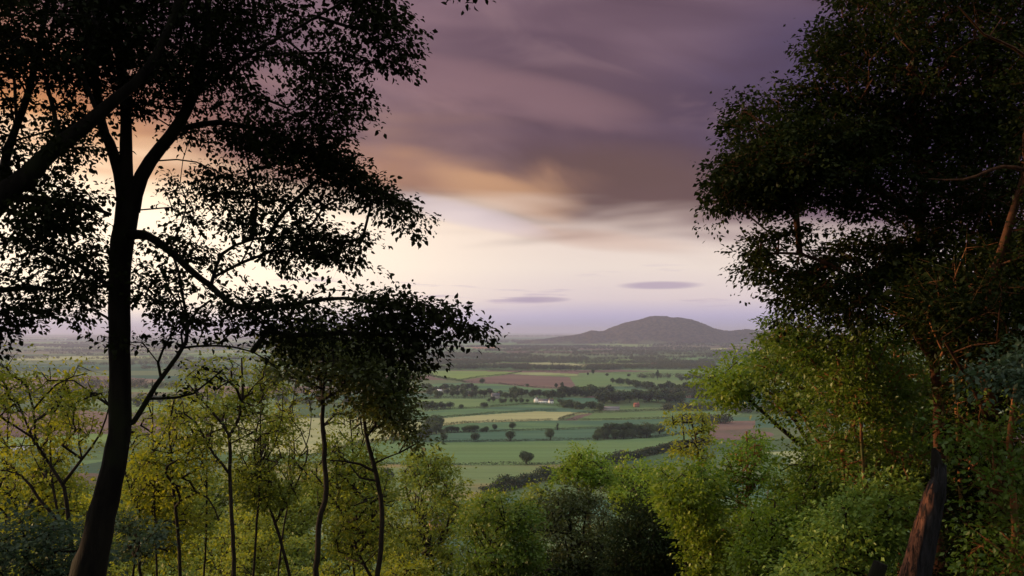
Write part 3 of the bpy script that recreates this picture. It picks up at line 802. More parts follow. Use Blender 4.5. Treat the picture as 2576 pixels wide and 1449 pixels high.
# --- tree at the left edge whose thick limb leans in
base, trunk = rooted([(-330, 1300, 46), (-260, 1000, 42), (-170, 760, 38), (-80, 600, 33), (0, 500, 27), (70, 440, 23), (125, 385, 21), (225, 308, 18), (285, 255, 15), (380, 160, 11), (440, 20, 8), (470, -120, 5)], 8.6, 12)
limbs = [trunk,
 S([(-120, 660, 18), (0, 508, 12), (60, 500, 10), (130, 503, 9), (205, 512, 6, .2), (280, 540, 4, .4)], 8.6, 8),
 S([(0, 500, 14), (20, 380, 10, .6), (80, 200, 8, 1), (120, 0, 6, 1.4)], 8.6, 8),
 S([(-170, 760, 16), (-60, 740, 9, .5), (60, 720, 6, .8), (140, 730, 4, 1)], 8.6, 7)]
r0 = rg_(12)
pts = np.concatenate([
 crown_pts([(-260, -200), (340, -200), (300, 120), (200, 230), (60, 215), (-260, 240)], 9.2, 1.8, 720, r0),
 bough_pts([(-200, 210), (240, 240), (260, 380), (200, 440), (-60, 470), (-200, 460)], 9.4, 1.1, 120, r0, 155, 140, 10, 7),
 bough_pts([(-200, 450), (0, 430), (240, 440), (270, 520), (230, 640), (60, 600), (-200, 640)], 9.2, 1.0, 170, r0, 170, 150, 10, 6),
 bough_pts([(-200, 600), (160, 600), (260, 700), (180, 830), (90, 880), (20, 860), (-200, 900)], 9.5, 1.0, 130, r0, 160, 140, 10, 6)])
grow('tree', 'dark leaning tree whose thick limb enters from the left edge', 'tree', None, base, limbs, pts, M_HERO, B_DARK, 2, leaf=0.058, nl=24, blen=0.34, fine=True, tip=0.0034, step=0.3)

# --- big dark tree on the right
d = 17.0
base, trunk = rooted([(2366, 1420, 17), (2366, 1200, 15), (2362, 1050, 13), (2352, 930, 12), (2330, 800, 11), (2312, 640, 11), (2320, 480, 10), (2300, 300, 9), (2290, 100, 8), (2290, -120, 6)], d, 12)
limbs = [trunk,
 S([(2345, 900, 12), (2260, 780, 8, -.4), (2150, 700, 6, -.8), (2020, 640, 4, -1), (1920, 640, 2.5, -1)], d, 7),
 S([(2318, 560, 11), (2200, 470, 8, -.5), (2050, 400, 6, -1), (1900, 380, 4, -1.2), (1820, 420, 2, -1.2)], d, 7),
 S([(2305, 330, 10), (2200, 260, 8, .5), (2080, 240, 5, .8), (1980, 240, 3, 1)], d, 7),
 S([(2360, 990, 10), (2440, 900, 8, -.8), (2400, 760, 6, -1), (2440, 600, 5, -1.2)], d, 7),
 S([(2300, 200, 9), (2200, 100, 6, .5), (2120, 40, 4, .6)], d, 7),
 S([(2330, 800, 9), (2420, 700, 8, 1), (2520, 560, 6, 1.5), (2600, 400, 4, 2)], d, 7)]
r0 = rg_(13)
pts = np.concatenate([
 crown_pts([(2085, -160), (2700, -160), (2700, 330), (2400, 360), (2200, 330), (2050, 290), (2062, 190), (2010, 155), (2020, 115), (2075, 60)], 17.2, 3.2, 1150, r0, margin=24),
 bough_pts([(2062, 195), (2150, 250), (2250, 330), (2250, 600), (2100, 560), (1980, 560), (1900, 540), (1860, 530), (1800, 525), (1778, 490), (1775, 445), (1795, 388), (1828, 365), (1812, 325), (1822, 282), (1855, 262), (1935, 238), (1990, 240), (1970, 208), (2030, 215)], 16.6, 2.2, 780, r0, 168, 130, 12, 8, 20, 34),
 crown_pts([(2200, 300), (2700, 300), (2700, 700), (2450, 640), (2250, 620)], 17.2, 2.8, 720, r0, 0.3, 20, 60),
 bough_pts([(1880, 560), (1960, 575), (2000, 620), (2080, 590), (2250, 590), (2400, 640), (2380, 760), (2200, 830), (2060, 830), (1960, 800), (1950, 735), (1870, 700), (1862, 665), (1885, 615)], 16.6, 2.0, 400, r0, 158, 120, 10, 6, 20, 22),
 spray([(2000, 420), (1900, 400), (1830, 420), (1790, 470), (1785, 500)], 16, 30, r0, 16, .3), spray([(1980, 260), (1900, 265), (1850, 280), (1822, 320)], 16.5, 30, r0, 14, .3), spray([(2080, 220), (2020, 225), (1980, 215)], 16.5, 14, r0, 12, .3),
 spray([(2120, 60), (2060, 110), (2020, 140)], 17, 24, r0, 14, .3), spray([(2060, 590), (1960, 580), (1900, 600), (1880, 640), (1875, 690)], 16, 34, r0, 12, .3), spray([(1960, 500), (1880, 510), (1820, 515), (1800, 528)], 16, 20, r0, 12, .3),
 bough_pts([(2240, 600), (2560, 600), (2560, 900), (2240, 860)], 17.0, 2.2, 230, r0, 150, 110, 10, 8, 25)])
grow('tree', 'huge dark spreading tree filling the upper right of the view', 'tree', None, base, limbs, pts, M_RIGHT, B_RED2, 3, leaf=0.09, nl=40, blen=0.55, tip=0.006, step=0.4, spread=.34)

# --- a second stem further right with bare reddish branches in front
d = 13.5
base, trunk = rooted([(2502, 1460, 19), (2508, 1250, 17), (2495, 1050, 15), (2478, 900, 13), (2500, 700, 11), (2560, 500, 9), (2620, 300, 8), (2680, 60, 6)], d, 10)
limbs = [trunk,
 S([(2640, 440, 5), (2576, 428, 5, -.6), (2540, 420, 5, -.8), (2500, 424, 4.5, -1), (2465, 440, 4, -1.1), (2430, 453, 3.4, -1.2), (2390, 452, 2.6, -1.3), (2335, 450, 1.5, -1.4)], d, 6),
 S([(2680, 200, 5), (2576, 140, 4, -1), (2535, 108, 3.5, -1.1), (2488, 95, 3, -1.2), (2450, 60, 2.4, -1.3), (2410, 15, 1.6, -1.4)], d, 6),
 S([(2488, 95, 2.4, -1.2), (2520, 45, 2, -1.1), (2460, 25, 1.4, -1.2)], d, 5),
 S([(2500, 1080, 9), (2440, 960, 6, -.3), (2400, 900, 4, -.5), (2370, 850, 2, -.6)], d, 6),
 S([(2480, 900, 7), (2560, 840, 5, .3), (2640, 820, 3, .4)], d, 6)]
r0 = rg_(14)
pts = np.concatenate([
 crown_pts([(2560, 100), (2760, 100), (2760, 700), (2600, 700), (2560, 560)], 13.6, 1.6, 220, r0),
 crown_pts([(2440, 650), (2700, 600), (2700, 1000), (2540, 980), (2400, 940)], 13.4, 1.6, 230, r0, 0.4, 14, 40)])
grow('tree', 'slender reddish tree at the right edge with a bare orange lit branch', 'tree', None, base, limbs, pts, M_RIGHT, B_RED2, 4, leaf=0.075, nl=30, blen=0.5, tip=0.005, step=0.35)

# --- right hand understorey
def simple(label, d, trunkpath, polys, n, lm, bm, seed, thick, leaf, nl, blen, extra=(), name='tree', cat='tree', group=None, tip=None, **kw):
    base, tr = rooted([(p_[0], p_[1], p_[2] * .72) for p_ in trunkpath], d, 8)
    r0 = rg_(seed)
    A = [abs(sum(p[i][0] * p[(i + 1) % len(p)][1] - p[(i + 1) % len(p)][0] * p[i][1] for i in range(len(p)))) for p in polys]
    clump = kw.pop('clump', 0.45); cs = kw.pop('csize', 35)
    pts = []
    for p, a in zip(polys, A):
        k = max(6, int(n * a / sum(A))); span = min(np.ptp([q_[0] for q_ in p]), np.ptp([q_[1] for q_ in p]))
        pts.append(bough_pts(p, d, thick, int(k * .7), r0, None, span * .42, 9, span * .028, 20))
        pts.append(crown_pts(p, d, thick, k - int(k * .7), r0, clump, 16, cs))
    pts = np.concatenate(pts)
    return grow(name, label, cat, group, base, [tr] + [S(e, d, 6) for e in extra], pts, lm, bm, seed, leaf=leaf * (1.15 if d < 24 else 1.25), nl=int(nl * 1.15), blen=blen, tip=tip or (0.0005 * d if (41 > seed or seed > 50) and seed < 100 else 0.0004 * d), step=max(0.3, d * 0.016), **kw)

simple('bright green tree leaning left at the edge of the right hand wood', 27, [(2120, 1300, 11), (2060, 1160, 9), (1990, 1100, 8), (1930, 1045, 6), (1880, 1000, 5), (1840, 950, 3.5)],
       [[(1755, 975), (1775, 930), (1800, 892), (1860, 888), (1925, 905), (1940, 960), (1900, 1010), (1840, 1020), (1775, 1010)]], 150, M_GRN, B_GREY, 21, 1.7, 0.10, 26, 0.6,
       extra=[[(2060, 1160, 6), (2000, 1060, 5), (1950, 1000, 4), (1900, 960, 2.5)]])
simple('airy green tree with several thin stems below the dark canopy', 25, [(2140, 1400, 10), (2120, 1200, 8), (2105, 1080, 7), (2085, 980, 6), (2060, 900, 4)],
       [[(1905, 860), (1950, 828), (2040, 820), (2130, 860), (2170, 960), (2120, 1080), (2020, 1100), (1930, 1040), (1900, 940)]], 300, M_MID, B_RED, 22, 2.0, 0.10, 24, 0.65,
       extra=[[(2120, 1200, 6), (2040, 1080, 5), (1990, 990, 3), (1960, 920, 2)]])
simple('sparse yellow green sapling standing in front of the round copse', 33, [(1768, 1300, 4.6), (1760, 1180, 4), (1750, 1100, 3.4), (1735, 1040, 2.2)],
       [[(1682, 1060), (1690, 1030), (1720, 1005), (1760, 1012), (1785, 1060), (1800, 1130), (1770, 1200), (1700, 1180), (1690, 1110)]], 75, M_YEL, B_GREY, 23, 1.5, 0.10, 20, 0.5)
simple('narrow upright green tree with a straight pale stem', 31, [(1880, 1460, 6), (1878, 1300, 5.5), (1880, 1180, 4.5), (1878, 1085, 3)],
       [[(1805, 1180), (1835, 1115), (1880, 1072), (1925, 1110), (1965, 1200), (1985, 1340), (1970, 1470), (1760, 1470), (1775, 1300)]], 420, M_GRN, B_RED, 24, 2.4, 0.10, 26, 0.6)
simple('leafy green tree behind the fallen looking broken trunk', 21, [(2200, 1420, 9), (2205, 1200, 8), (2230, 1050, 7), (2250, 900, 5)],
       [[(2080, 950), (2160, 850), (2300, 800), (2400, 880), (2420, 1050), (2390, 1220), (2250, 1270), (2120, 1230), (2040, 1120)]], 620, M_MID, B_RED, 25, 2.4, 0.085, 30, 0.6)
simple('pale sage green branches spreading low in front of the broken trunk', 15, [(2200, 1480, 7), (2190, 1380, 6), (2150, 1300, 4), (2100, 1260, 2.5)],
       [[(1965, 1449), (1990, 1390), (2030, 1340), (2055, 1290), (2120, 1240), (2220, 1215), (2290, 1240), (2280, 1330), (2240, 1400), (2160, 1440), (2100, 1500), (1960, 1500)]], 360, M_SPRAY, B_GREY, 26, 1.1, 0.07, 30, 0.5, extra=[[(2190, 1400, 4), (2110, 1390, 3), (2030, 1400, 2), (1980, 1430, 1.3)]])
simple('dense shaded tree with mid green leaves between the narrow tree and the sage branches', 24, [(2060, 1470, 8), (2050, 1300, 7), (2040, 1180, 5)],
       [[(1960, 1180), (2020, 1110), (2100, 1120), (2160, 1200), (2180, 1330), (2120, 1480), (1950, 1480), (1940, 1300)]], 420, M_MID, B_GREY, 27, 2.0, 0.09, 28, 0.6)
simple('reddish stemmed tree with dark leaves in the bottom right corner', 12.5, [(2548, 1470, 14), (2552, 1300, 12), (2540, 1100, 10), (2560, 950, 7)],
       [[(2400, 1080), (2480, 940), (2700, 900), (2700, 1500), (2420, 1500), (2440, 1300)]], 330, M_MID, B_RED, 28, 1.2, 0.07, 26, 0.5)
simple('thin orange lit stem with dark leaves just right of the broken trunk', 14.5, [(2440, 1470, 8), (2432, 1300, 7), (2442, 1150, 6), (2430, 1000, 4)],
       [[(2390, 1000), (2500, 960), (2540, 1150), (2520, 1480), (2400, 1480), (2390, 1250)]], 260, M_RIGHT, B_RED, 29, 1.2, 0.07, 28, 0.5)
simple('blue green leafy branch hanging at the right edge', 11, [(2700, 1500, 10), (2690, 1200, 8), (2640, 1000, 6), (2560, 930, 3)],
       [[(2440, 960), (2500, 900), (2600, 880), (2700, 900), (2700, 1000), (2560, 1000)]], 70, M_TEAL, B_DARK, 30, 0.7, 0.07, 22, 0.42)
simple('slim tree with warm lit stem deep in the right hand wood', 23, [(2262, 1470, 6), (2268, 1300, 6), (2290, 1100, 5), (2280, 900, 4)],
       [[(2240, 1000), (2420, 860), (2600, 900), (2600, 1500), (2240, 1500)]], 850, M_RIGHT, B_RED, 31, 2.0, 0.09, 28, 0.6)

simple('ivy dark tree hiding the upper stem right of the broken trunk', 14, [(2420, 1300, 8), (2410, 1100, 7), (2400, 900, 6), (2420, 760, 4)],
       [[(2230, 800), (2300, 680), (2420, 620), (2640, 600), (2640, 900), (2460, 960), (2400, 1120), (2400, 1140), (2385, 1000), (2350, 860)]], 340, M_RIGHT, B_RED, 32, 1.4, 0.075, 30, 0.5)
simple('tree with fresh green lower boughs hanging under the dark canopy', 19, [(2180, 1350, 7), (2170, 1150, 6), (2160, 980, 5), (2140, 860, 3)],
       [[(1945, 790), (2050, 770), (2200, 790), (2300, 860), (2280, 1000), (2180, 1060), (2060, 1000), (1990, 900), (1925, 850)]], 400, M_MID, B_RED, 33, 1.8, 0.08, 30, 0.55)
simple('sunlit green tree in front of the dark hollow left of the sage branches', 22, [(1930, 1480, 6), (1940, 1360, 5), (1950, 1260, 3)],
       [[(1860, 1330), (1900, 1260), (1970, 1230), (2040, 1270), (2050, 1350), (1980, 1480), (1840, 1480)]], 330, M_GRN, B_GREY, 34, 1.6, 0.08, 28, 0.5)

# --- middle trees, crowns rising from the slope below
simple('yellow green tree with rounded top just right of the thin saplings', 44, [(1090, 1470, 8), (1080, 1350, 7), (1060, 1260, 5), (1085, 1190, 3)],
       [[(1000, 1190), (1035, 1150), (1075, 1135), (1120, 1140), (1150, 1190), (1165, 1250), (1160, 1350), (1130, 1480), (960, 1480), (975, 1320), (990, 1250)]], 420, M_OLV, B_GREY, 41, 3.2, 0.13, 26, 0.85, extra=[[(1075, 1330, 4), (1030, 1260, 3), (1020, 1200, 2)], [(1085, 1400, 4), (1130, 1310, 3), (1125, 1230, 2)]], bare=0.05)
simple('dark green tree with a forked stem in front of the domed tree', 34, [(1252, 1480, 8), (1248, 1400, 7), (1222, 1350, 5), (1200, 1310, 3.5)],
       [[(1170, 1300), (1215, 1250), (1290, 1240), (1345, 1290), (1360, 1370), (1350, 1480), (1150, 1480), (1150, 1370)]], 380, M_MID, B_DARK, 42, 2.6, 0.11, 28, 0.7, extra=[[(1250, 1420, 5), (1256, 1350, 4), (1262, 1290, 2.5)]])
simple('domed green tree with a clear stem standing above the middle thicket', 50, [(1490, 1480, 9), (1485, 1360, 7), (1478, 1260, 5), (1475, 1180, 3)],
       [[(1385, 1210), (1398, 1180), (1430, 1145), (1470, 1125), (1515, 1132), (1540, 1165), (1548, 1205), (1515, 1232), (1440, 1225)]], 230, M_GRN, B_GREY, 43, 3.0, 0.13, 26, 0.75, extra=[[(1478, 1260, 3.5), (1440, 1210, 2.5), (1420, 1180, 1.5)], [(1478, 1250, 3.5), (1510, 1200, 2.5), (1520, 1170, 1.5)]])
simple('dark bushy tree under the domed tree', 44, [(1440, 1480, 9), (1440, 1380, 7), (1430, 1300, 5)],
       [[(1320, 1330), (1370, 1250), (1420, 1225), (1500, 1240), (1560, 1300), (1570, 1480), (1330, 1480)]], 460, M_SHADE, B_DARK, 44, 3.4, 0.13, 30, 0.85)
simple('light green bushy tree right of the domed tree', 62, [(1610, 1400, 6), (1610, 1300, 5), (1605, 1220, 3)],
       [[(1530, 1200), (1560, 1168), (1610, 1160), (1655, 1172), (1670, 1220), (1650, 1290), (1560, 1300)]], 230, M_GRN, B_GREY, 45, 4, 0.17, 28, 1.0)
simple('light green tree leaning on the edge of the right hand wood', 30, [(1730, 1480, 5), (1722, 1350, 4), (1715, 1250, 3)],
       [[(1640, 1200), (1670, 1160), (1720, 1150), (1790, 1170), (1830, 1240), (1850, 1360), (1840, 1480), (1740, 1480), (1720, 1380), (1650, 1280)]], 420, M_GRN, B_GREY, 46, 2.2, 0.11, 28, 0.6)
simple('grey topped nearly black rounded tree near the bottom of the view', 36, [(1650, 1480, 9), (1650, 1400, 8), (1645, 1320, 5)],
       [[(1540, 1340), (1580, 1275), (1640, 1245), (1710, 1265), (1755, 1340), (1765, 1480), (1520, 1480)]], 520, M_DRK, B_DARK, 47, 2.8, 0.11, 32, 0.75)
simple('olive green tree with small crown left of the domed tree', 58, [(1350, 1400, 6), (1352, 1310, 5), (1350, 1260, 3)],
       [[(1290, 1290), (1320, 1240), (1350, 1222), (1390, 1240), (1410, 1300), (1390, 1350), (1300, 1350)]], 170, M_OLV, B_GREY, 48, 3.0, 0.16, 26, 0.9)
simple('low yellow tipped tree between the rounded top tree and the dark forked one', 60, [(1200, 1400, 6), (1200, 1330, 5), (1200, 1280, 3)],
       [[(1130, 1310), (1160, 1262), (1210, 1240), (1260, 1250), (1290, 1300), (1280, 1350), (1140, 1350)]], 190, M_YEL, B_GREY, 49, 3.2, 0.16, 26, 0.9)

# --- saplings at the left
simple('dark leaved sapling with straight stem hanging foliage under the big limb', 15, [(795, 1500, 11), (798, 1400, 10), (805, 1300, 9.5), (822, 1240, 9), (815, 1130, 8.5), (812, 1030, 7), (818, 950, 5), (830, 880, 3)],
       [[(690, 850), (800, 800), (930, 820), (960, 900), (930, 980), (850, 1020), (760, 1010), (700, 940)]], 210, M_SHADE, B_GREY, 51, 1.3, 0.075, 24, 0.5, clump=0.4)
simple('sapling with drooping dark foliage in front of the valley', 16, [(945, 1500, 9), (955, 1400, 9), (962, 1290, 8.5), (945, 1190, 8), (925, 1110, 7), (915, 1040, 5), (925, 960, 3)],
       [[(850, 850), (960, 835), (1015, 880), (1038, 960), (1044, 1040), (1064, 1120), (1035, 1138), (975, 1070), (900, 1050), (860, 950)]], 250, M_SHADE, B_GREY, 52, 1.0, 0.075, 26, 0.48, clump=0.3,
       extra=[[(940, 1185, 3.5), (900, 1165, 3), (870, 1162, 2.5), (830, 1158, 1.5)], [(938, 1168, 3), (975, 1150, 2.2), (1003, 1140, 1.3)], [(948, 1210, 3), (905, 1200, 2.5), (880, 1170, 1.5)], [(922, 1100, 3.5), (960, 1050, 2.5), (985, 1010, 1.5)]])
simple('sapling with a Y shaped fork left of the dark hanging foliage', 19, [(590, 1500, 8), (588, 1400, 7.5), (582, 1280, 7), (578, 1180, 6.5), (576, 1095, 6), (545, 1050, 4.5), (510, 1010, 3.5), (470, 960, 2)],
       [[(420, 980), (520, 900), (640, 880), (720, 940), (700, 1060), (620, 1120), (500, 1120), (440, 1060)]], 144, M_OLV, B_GREY, 53, 1.6, 0.075, 18, 0.5, clump=0.5,
       extra=[[(576, 1100, 4.5), (598, 1060, 4), (610, 1000, 3.5), (608, 900, 2)], [(575, 1190, 3.5), (530, 1130, 3), (490, 1060, 2.4), (440, 1030, 1.5)], [(607, 1010, 2.2), (650, 960, 1.8), (690, 930, 1.2)]])
simple('thin wavy sapling right behind the black trunk', 20, [(455, 1500, 6.5), (448, 1340, 6), (436, 1230, 5), (430, 1150, 5), (428, 1060, 4), (440, 1000, 2.5)],
       [[(350, 1080), (420, 1000), (520, 1020), (540, 1160), (500, 1280), (380, 1260), (345, 1160)]], 144, M_YEL, B_GREY, 54, 1.4, 0.075, 18, 0.5,
       extra=[[(436, 1220, 3), (480, 1230, 2.5), (530, 1260, 2), (550, 1310, 1.3)]])
simple('crooked sapling with wide thin branches at the left edge', 14, [(188, 1480, 10), (183, 1400, 9), (172, 1300, 7.5), (160, 1220, 6.5), (118, 1160, 5), (88, 1110, 4.5), (84, 1030, 4), (62, 950, 2.5)],
       [[(-60, 900), (100, 880), (260, 920), (270, 1040), (200, 1140), (60, 1160), (-60, 1120)]], 156, M_YEL, B_GREY, 55, 1.2, 0.06, 16, 0.42, clump=0.5,
       extra=[[(160, 1215, 5), (210, 1150, 3.5), (255, 1085, 2.5), (275, 1020, 1.5)], [(178, 1340, 5), (110, 1270, 4), (60, 1200, 3), (20, 1185, 2), (-20, 1180, 1.5)], [(88, 1120, 3), (40, 1000, 2.5), (-10, 960, 1.5)], [(84, 1030, 2.5), (150, 960, 2), (220, 940, 1.2)]])
simple('arching yellow leaved sapling under the crooked one', 18, [(60, 1500, 7), (70, 1380, 6), (50, 1290, 5), (20, 1240, 3.5)],
       [[(-60, 1160), (80, 1120), (190, 1170), (230, 1290), (150, 1360), (-60, 1350)]], 192, M_YEL, B_GREY, 56, 1.3, 0.07, 20, 0.46)
simple('slanting sapling between the Y shaped one and the straight stem', 22, [(740, 1500, 6), (700, 1340, 5.5), (660, 1230, 5), (640, 1140, 4), (650, 1060, 2.5)],
       [[(590, 1080), (660, 1010), (760, 1040), (790, 1150), (760, 1290), (640, 1290), (590, 1190)]], 192, M_OLV, B_GREY, 57, 1.6, 0.085, 20, 0.55,
       extra=[[(690, 1320, 3.2), (740, 1230, 2.6), (770, 1160, 1.6)]])
simple('leaning sapling crossing behind the straight stem', 24, [(960, 1500, 6), (905, 1400, 5.5), (870, 1310, 5), (820, 1230, 4), (780, 1180, 2.5)],
       [[(780, 1180), (850, 1080), (960, 1130), (1000, 1260), (990, 1400), (860, 1420), (790, 1300)]], 276, M_OLV, B_GREY, 58, 1.8, 0.085, 20, 0.6)
simple('bushy yellow lit sapling beside the black trunk', 23, [(360, 1500, 6), (350, 1400, 5.5), (352, 1310, 5), (330, 1240, 4), (312, 1180, 2.5)],
       [[(300, 1180), (380, 1120), (480, 1180), (520, 1300), (460, 1400), (340, 1400), (290, 1290)]], 312, M_YEL, B_GREY, 59, 1.6, 0.085, 22, 0.55)
simple('blue green leafy shrub in the bottom left corner', 12, [(40, 1600, 8), (50, 1500, 7), (60, 1420, 4)],
       [[(-60, 1330), (60, 1290), (180, 1320), (260, 1370), (250, 1500), (-60, 1500)]], 190, M_TEAL, B_DARK, 60, 0.8, 0.065, 24, 0.4, name='shrub', cat='shrub')
simple('blue green layered shrub at the right foot of the black trunk', 15, [(310, 1580, 6), (330, 1480, 5), (340, 1400, 3)],
       [[(280, 1320), (330, 1295), (400, 1320), (430, 1360), (380, 1390), (300, 1400)]], 60, M_TEAL, B_DARK, 61, 0.8, 0.065, 24, 0.42, name='shrub', cat='shrub')

for k_, (x, d_, yt, lb) in enumerate([
  (130, 17, 900, 'tall thin twiggy sapling between the left edge and the black trunk'),
  (385, 22, 930, 'tall thin sapling whose top sits under the curved side branch of the black trunk'),
  (520, 24, 900, 'tall thin sapling just left of the Y shaped one'),
  (655, 21, 905, 'tall thin sapling just right of the Y shaped one'),
  (735, 26, 950, 'tall thin sapling in front of the pale straw field'),
  (880, 25, 1010, 'tall thin sapling between the two dark leaved ones'),
  (20, 24, 960, 'tall thin sapling at the very left edge')]):
    r1 = rg_(500 + k_)
    w_ = r1.uniform(60, 85); lean = r1.uniform(-25, 25)
    simple(lb, d_, [(x + lean * 1.6, 1500, 4.2 * 22 / d_), (x + lean + r1.uniform(-8, 8), 1330, 3.8 * 22 / d_), (x + r1.uniform(-10, 10), 1180, 3.2 * 22 / d_), (x, 1050, 2.4 * 22 / d_), (x - lean * .3, yt + 25, 1.2 * 22 / d_)],
           [[(x - w_, yt + 90), (x - w_ * .5, yt + 20), (x, yt - 20), (x + w_ * .6, yt + 15), (x + w_, yt + 100), (x + w_ * .9, yt + 260), (x, yt + 330), (x - w_ * .9, yt + 240)]], 85,
           [M_YEL, M_OLV][k_ % 2], B_GREY, 60 + k_ + 2, 1.4, 0.06, 14, 0.42, tip=0.0006 * d_,
           extra=[[(x, 1180, 1.8), (x + 40, 1110, 1.4), (x + w_ * .8, 1030, .8)], [(x + 2, 1230, 1.8), (x - 45, 1150, 1.4), (x - w_ * .8, 1070, .8)]])

# --- woodland further down the scarp, each tree on its own foot
woods_spec = []
r0 = rg_(70)
slots = [(x, y) for y, xs in ((1190, range(40, 980, 150)), (1265, range(-30, 1010, 130)), (1335, range(20, 1100, 135)), (1390, range(1260, 1800, 110)), (1400, range(-20, 1900, 150)), (1350, range(1800, 2500, 150))) for x in xs]
wood_labels = ['yellow green tree crown in the wood filling the slope below', 'olive tree crown in the wood filling the slope below', 'mid green tree crown in the wood filling the slope below', 'dark green shaded tree crown in the wood filling the slope below']
for i, (x, y) in enumerate(slots):
    x += r0.uniform(-30, 30); y += r0.uniform(-22, 22)
    k = (0.287 - (y - HY) / F)
    dd_ = float(np.clip(38 + (1420 - y) * 0.16 + r0.uniform(-5, 8), 34, 95))
    w = r0.uniform(75, 105) * 55 / dd_ * 1.15; hh = r0.uniform(95, 150) * 55 / dd_ * 1.3
    poly = [(x + w * math.cos(a) * r0.uniform(.8, 1.1), y + hh * 0.55 + hh * 0.6 * math.sin(a) * r0.uniform(.85, 1.1)) for a in np.linspace(0, 2 * math.pi, 13)[:-1]]
    if x < 1050: mt = [0, 1, 0, 1, 0][i % 5]
    elif x < 1250 or x > 1780: mt = 2
    else: mt = 3
    mat = [M_YEL, M_OLV, M_MID, M_DRK][mt]
    simple(wood_labels[mt], dd_, [(x + r0.uniform(-20, 20), y + hh * 1.2, 8 * 40 / dd_), (x, y + hh * .6, 5 * 40 / dd_), (x + r0.uniform(-15, 15), y + hh * .2, 2.5 * 40 / dd_)],
           [poly], 230, mat, B_GREY if mt < 2 else B_DARK, 100 + i, dd_ * 0.055, 0.0026 * dd_ + 0.02, 20 if mt < 2 else 28, dd_ * 0.015, group='trees in the wood on the slope below')

# --- broken dead trunk
def snag():
    root = empty('broken_trunk', (0, 0, 0), 'jagged broken dead trunk with charred bark near the bottom right', 'dead tree')
    d = 10.0
    path = [(2270, 1660, 62), (2292, 1500, 52), (2315, 1395, 43), (2325, 1350, 41), (2337, 1300, 36), (2352, 1240, 31), (2362, 1205, 23)]
    pts, rr, _ = S(path, d)
    a, r = smooth_path(pts, rr, 0.035); r = r * .80
    n, sides = len(a), 44
    th = np.linspace(0, 2 * np.pi, sides, endpoint=False)
    rg = rg_(5)
    ridge = sum(rg.uniform(.04, .10) * np.sin(th * k + rg.uniform(0, 6)) for k in (2, 3, 5, 7, 11))
    V = np.zeros((n, sides, 3))
    top = 0.0
    for i in range(n):
        u = i / (n - 1)
        rr_ = r[i] * (1 + ridge + 0.07 * np.sin(th * 13 + u * 9) + rg.normal(0, .018, sides))
        V[i] = a[i] + np.stack([np.cos(th) * rr_, np.sin(th) * rr_ * 0.9, np.zeros(sides)], -1)
    # splintered rim
    jag = 0.10 + 0.17 * np.clip(np.sin(th * 1 - 0.4), 0, 1) + rg.uniform(0, .11, sides)
    jag[(th > 1.9) & (th < 3.6)] *= 0.1
    rim = V[-1] + np.stack([np.cos(th) * -.01, np.sin(th) * -.01, jag], -1)
    inner = a[-1] + (V[-1] - a[-1]) * 0.72 + np.stack([0 * th, 0 * th, jag * .45], -1)
    pit = a[-1] + (V[-1] - a[-1]) * 0.45 + np.array([0, 0, -0.15])
    VV = np.concatenate([V, rim[None], inner[None], pit[None]], 0)
    nn_ = len(VV)
    i = np.arange(nn_ - 1)[:, None] * sides; k = np.arange(sides)[None, :]; k2 = (k + 1) % sides
    Qd = np.stack([i + k, i + k2, i + sides + k2, i + sides + k], -1).reshape(-1, 4)
    m, q = mat_new('charred_bark')
    tcn = q.n('ShaderNodeTexCoord')
    mp = q.n('ShaderNodeMapping'); mp.inputs['Scale'].default_value = (1, 1, 0.16); mp.inputs['Rotation'].default_value = (0, R(-14), 0)
    m.node_tree.links.new(tcn.outputs['Object'], mp.inputs[0])
    a1 = q.noise(mp.outputs[0], 22, 5, .65, .5); a2 = q.noise(mp.outputs[0], 5, 3, .5, .4)
    c = q.mix(q.ss(a1, .4, .6), (0.004, 0.004, 0.005, 1), (0.018, 0.017, 0.022, 1))
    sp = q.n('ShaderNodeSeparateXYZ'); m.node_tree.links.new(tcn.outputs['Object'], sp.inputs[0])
    # brown wood on the left flank, its orange sunlit tone painted into the colour
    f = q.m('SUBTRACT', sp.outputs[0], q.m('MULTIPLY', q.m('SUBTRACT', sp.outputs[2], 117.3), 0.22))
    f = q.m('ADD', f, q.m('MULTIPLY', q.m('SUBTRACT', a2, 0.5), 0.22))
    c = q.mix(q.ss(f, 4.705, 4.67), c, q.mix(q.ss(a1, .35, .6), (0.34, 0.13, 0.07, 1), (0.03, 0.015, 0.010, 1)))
    p = q.n('ShaderNodeBsdfPrincipled'); q.put(p.inputs['Base Color'], c); p.inputs['Roughness'].default_value = .85; p.inputs['Specular IOR Level'].default_value = .25
    bp = q.n('ShaderNodeBump'); bp.inputs['Strength'].default_value = 1; bp.inputs['Distance'].default_value = 0.03
    m.node_tree.links.new(a1, bp.inputs['Height']); m.node_tree.links.new(bp.outputs[0], p.inputs['Normal'])
    oo = q.n('ShaderNodeOutputMaterial'); m.node_tree.links.new(p.outputs[0], oo.inputs[0])
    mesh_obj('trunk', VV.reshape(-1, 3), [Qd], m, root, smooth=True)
    # the surviving dark spike
    pts, rr, _ = S([(2360, 1260, 20, .02), (2358, 1200, 17), (2355, 1160, 13), (2349, 1128, 5)], d + .05)
    a, r = smooth_path(pts, rr, .04)
    V, Qd = tube(a, r, 9, .18, rg)
    mesh_obj('splinter', V, [Qd], B_DARK, root, smooth=True)
snag()
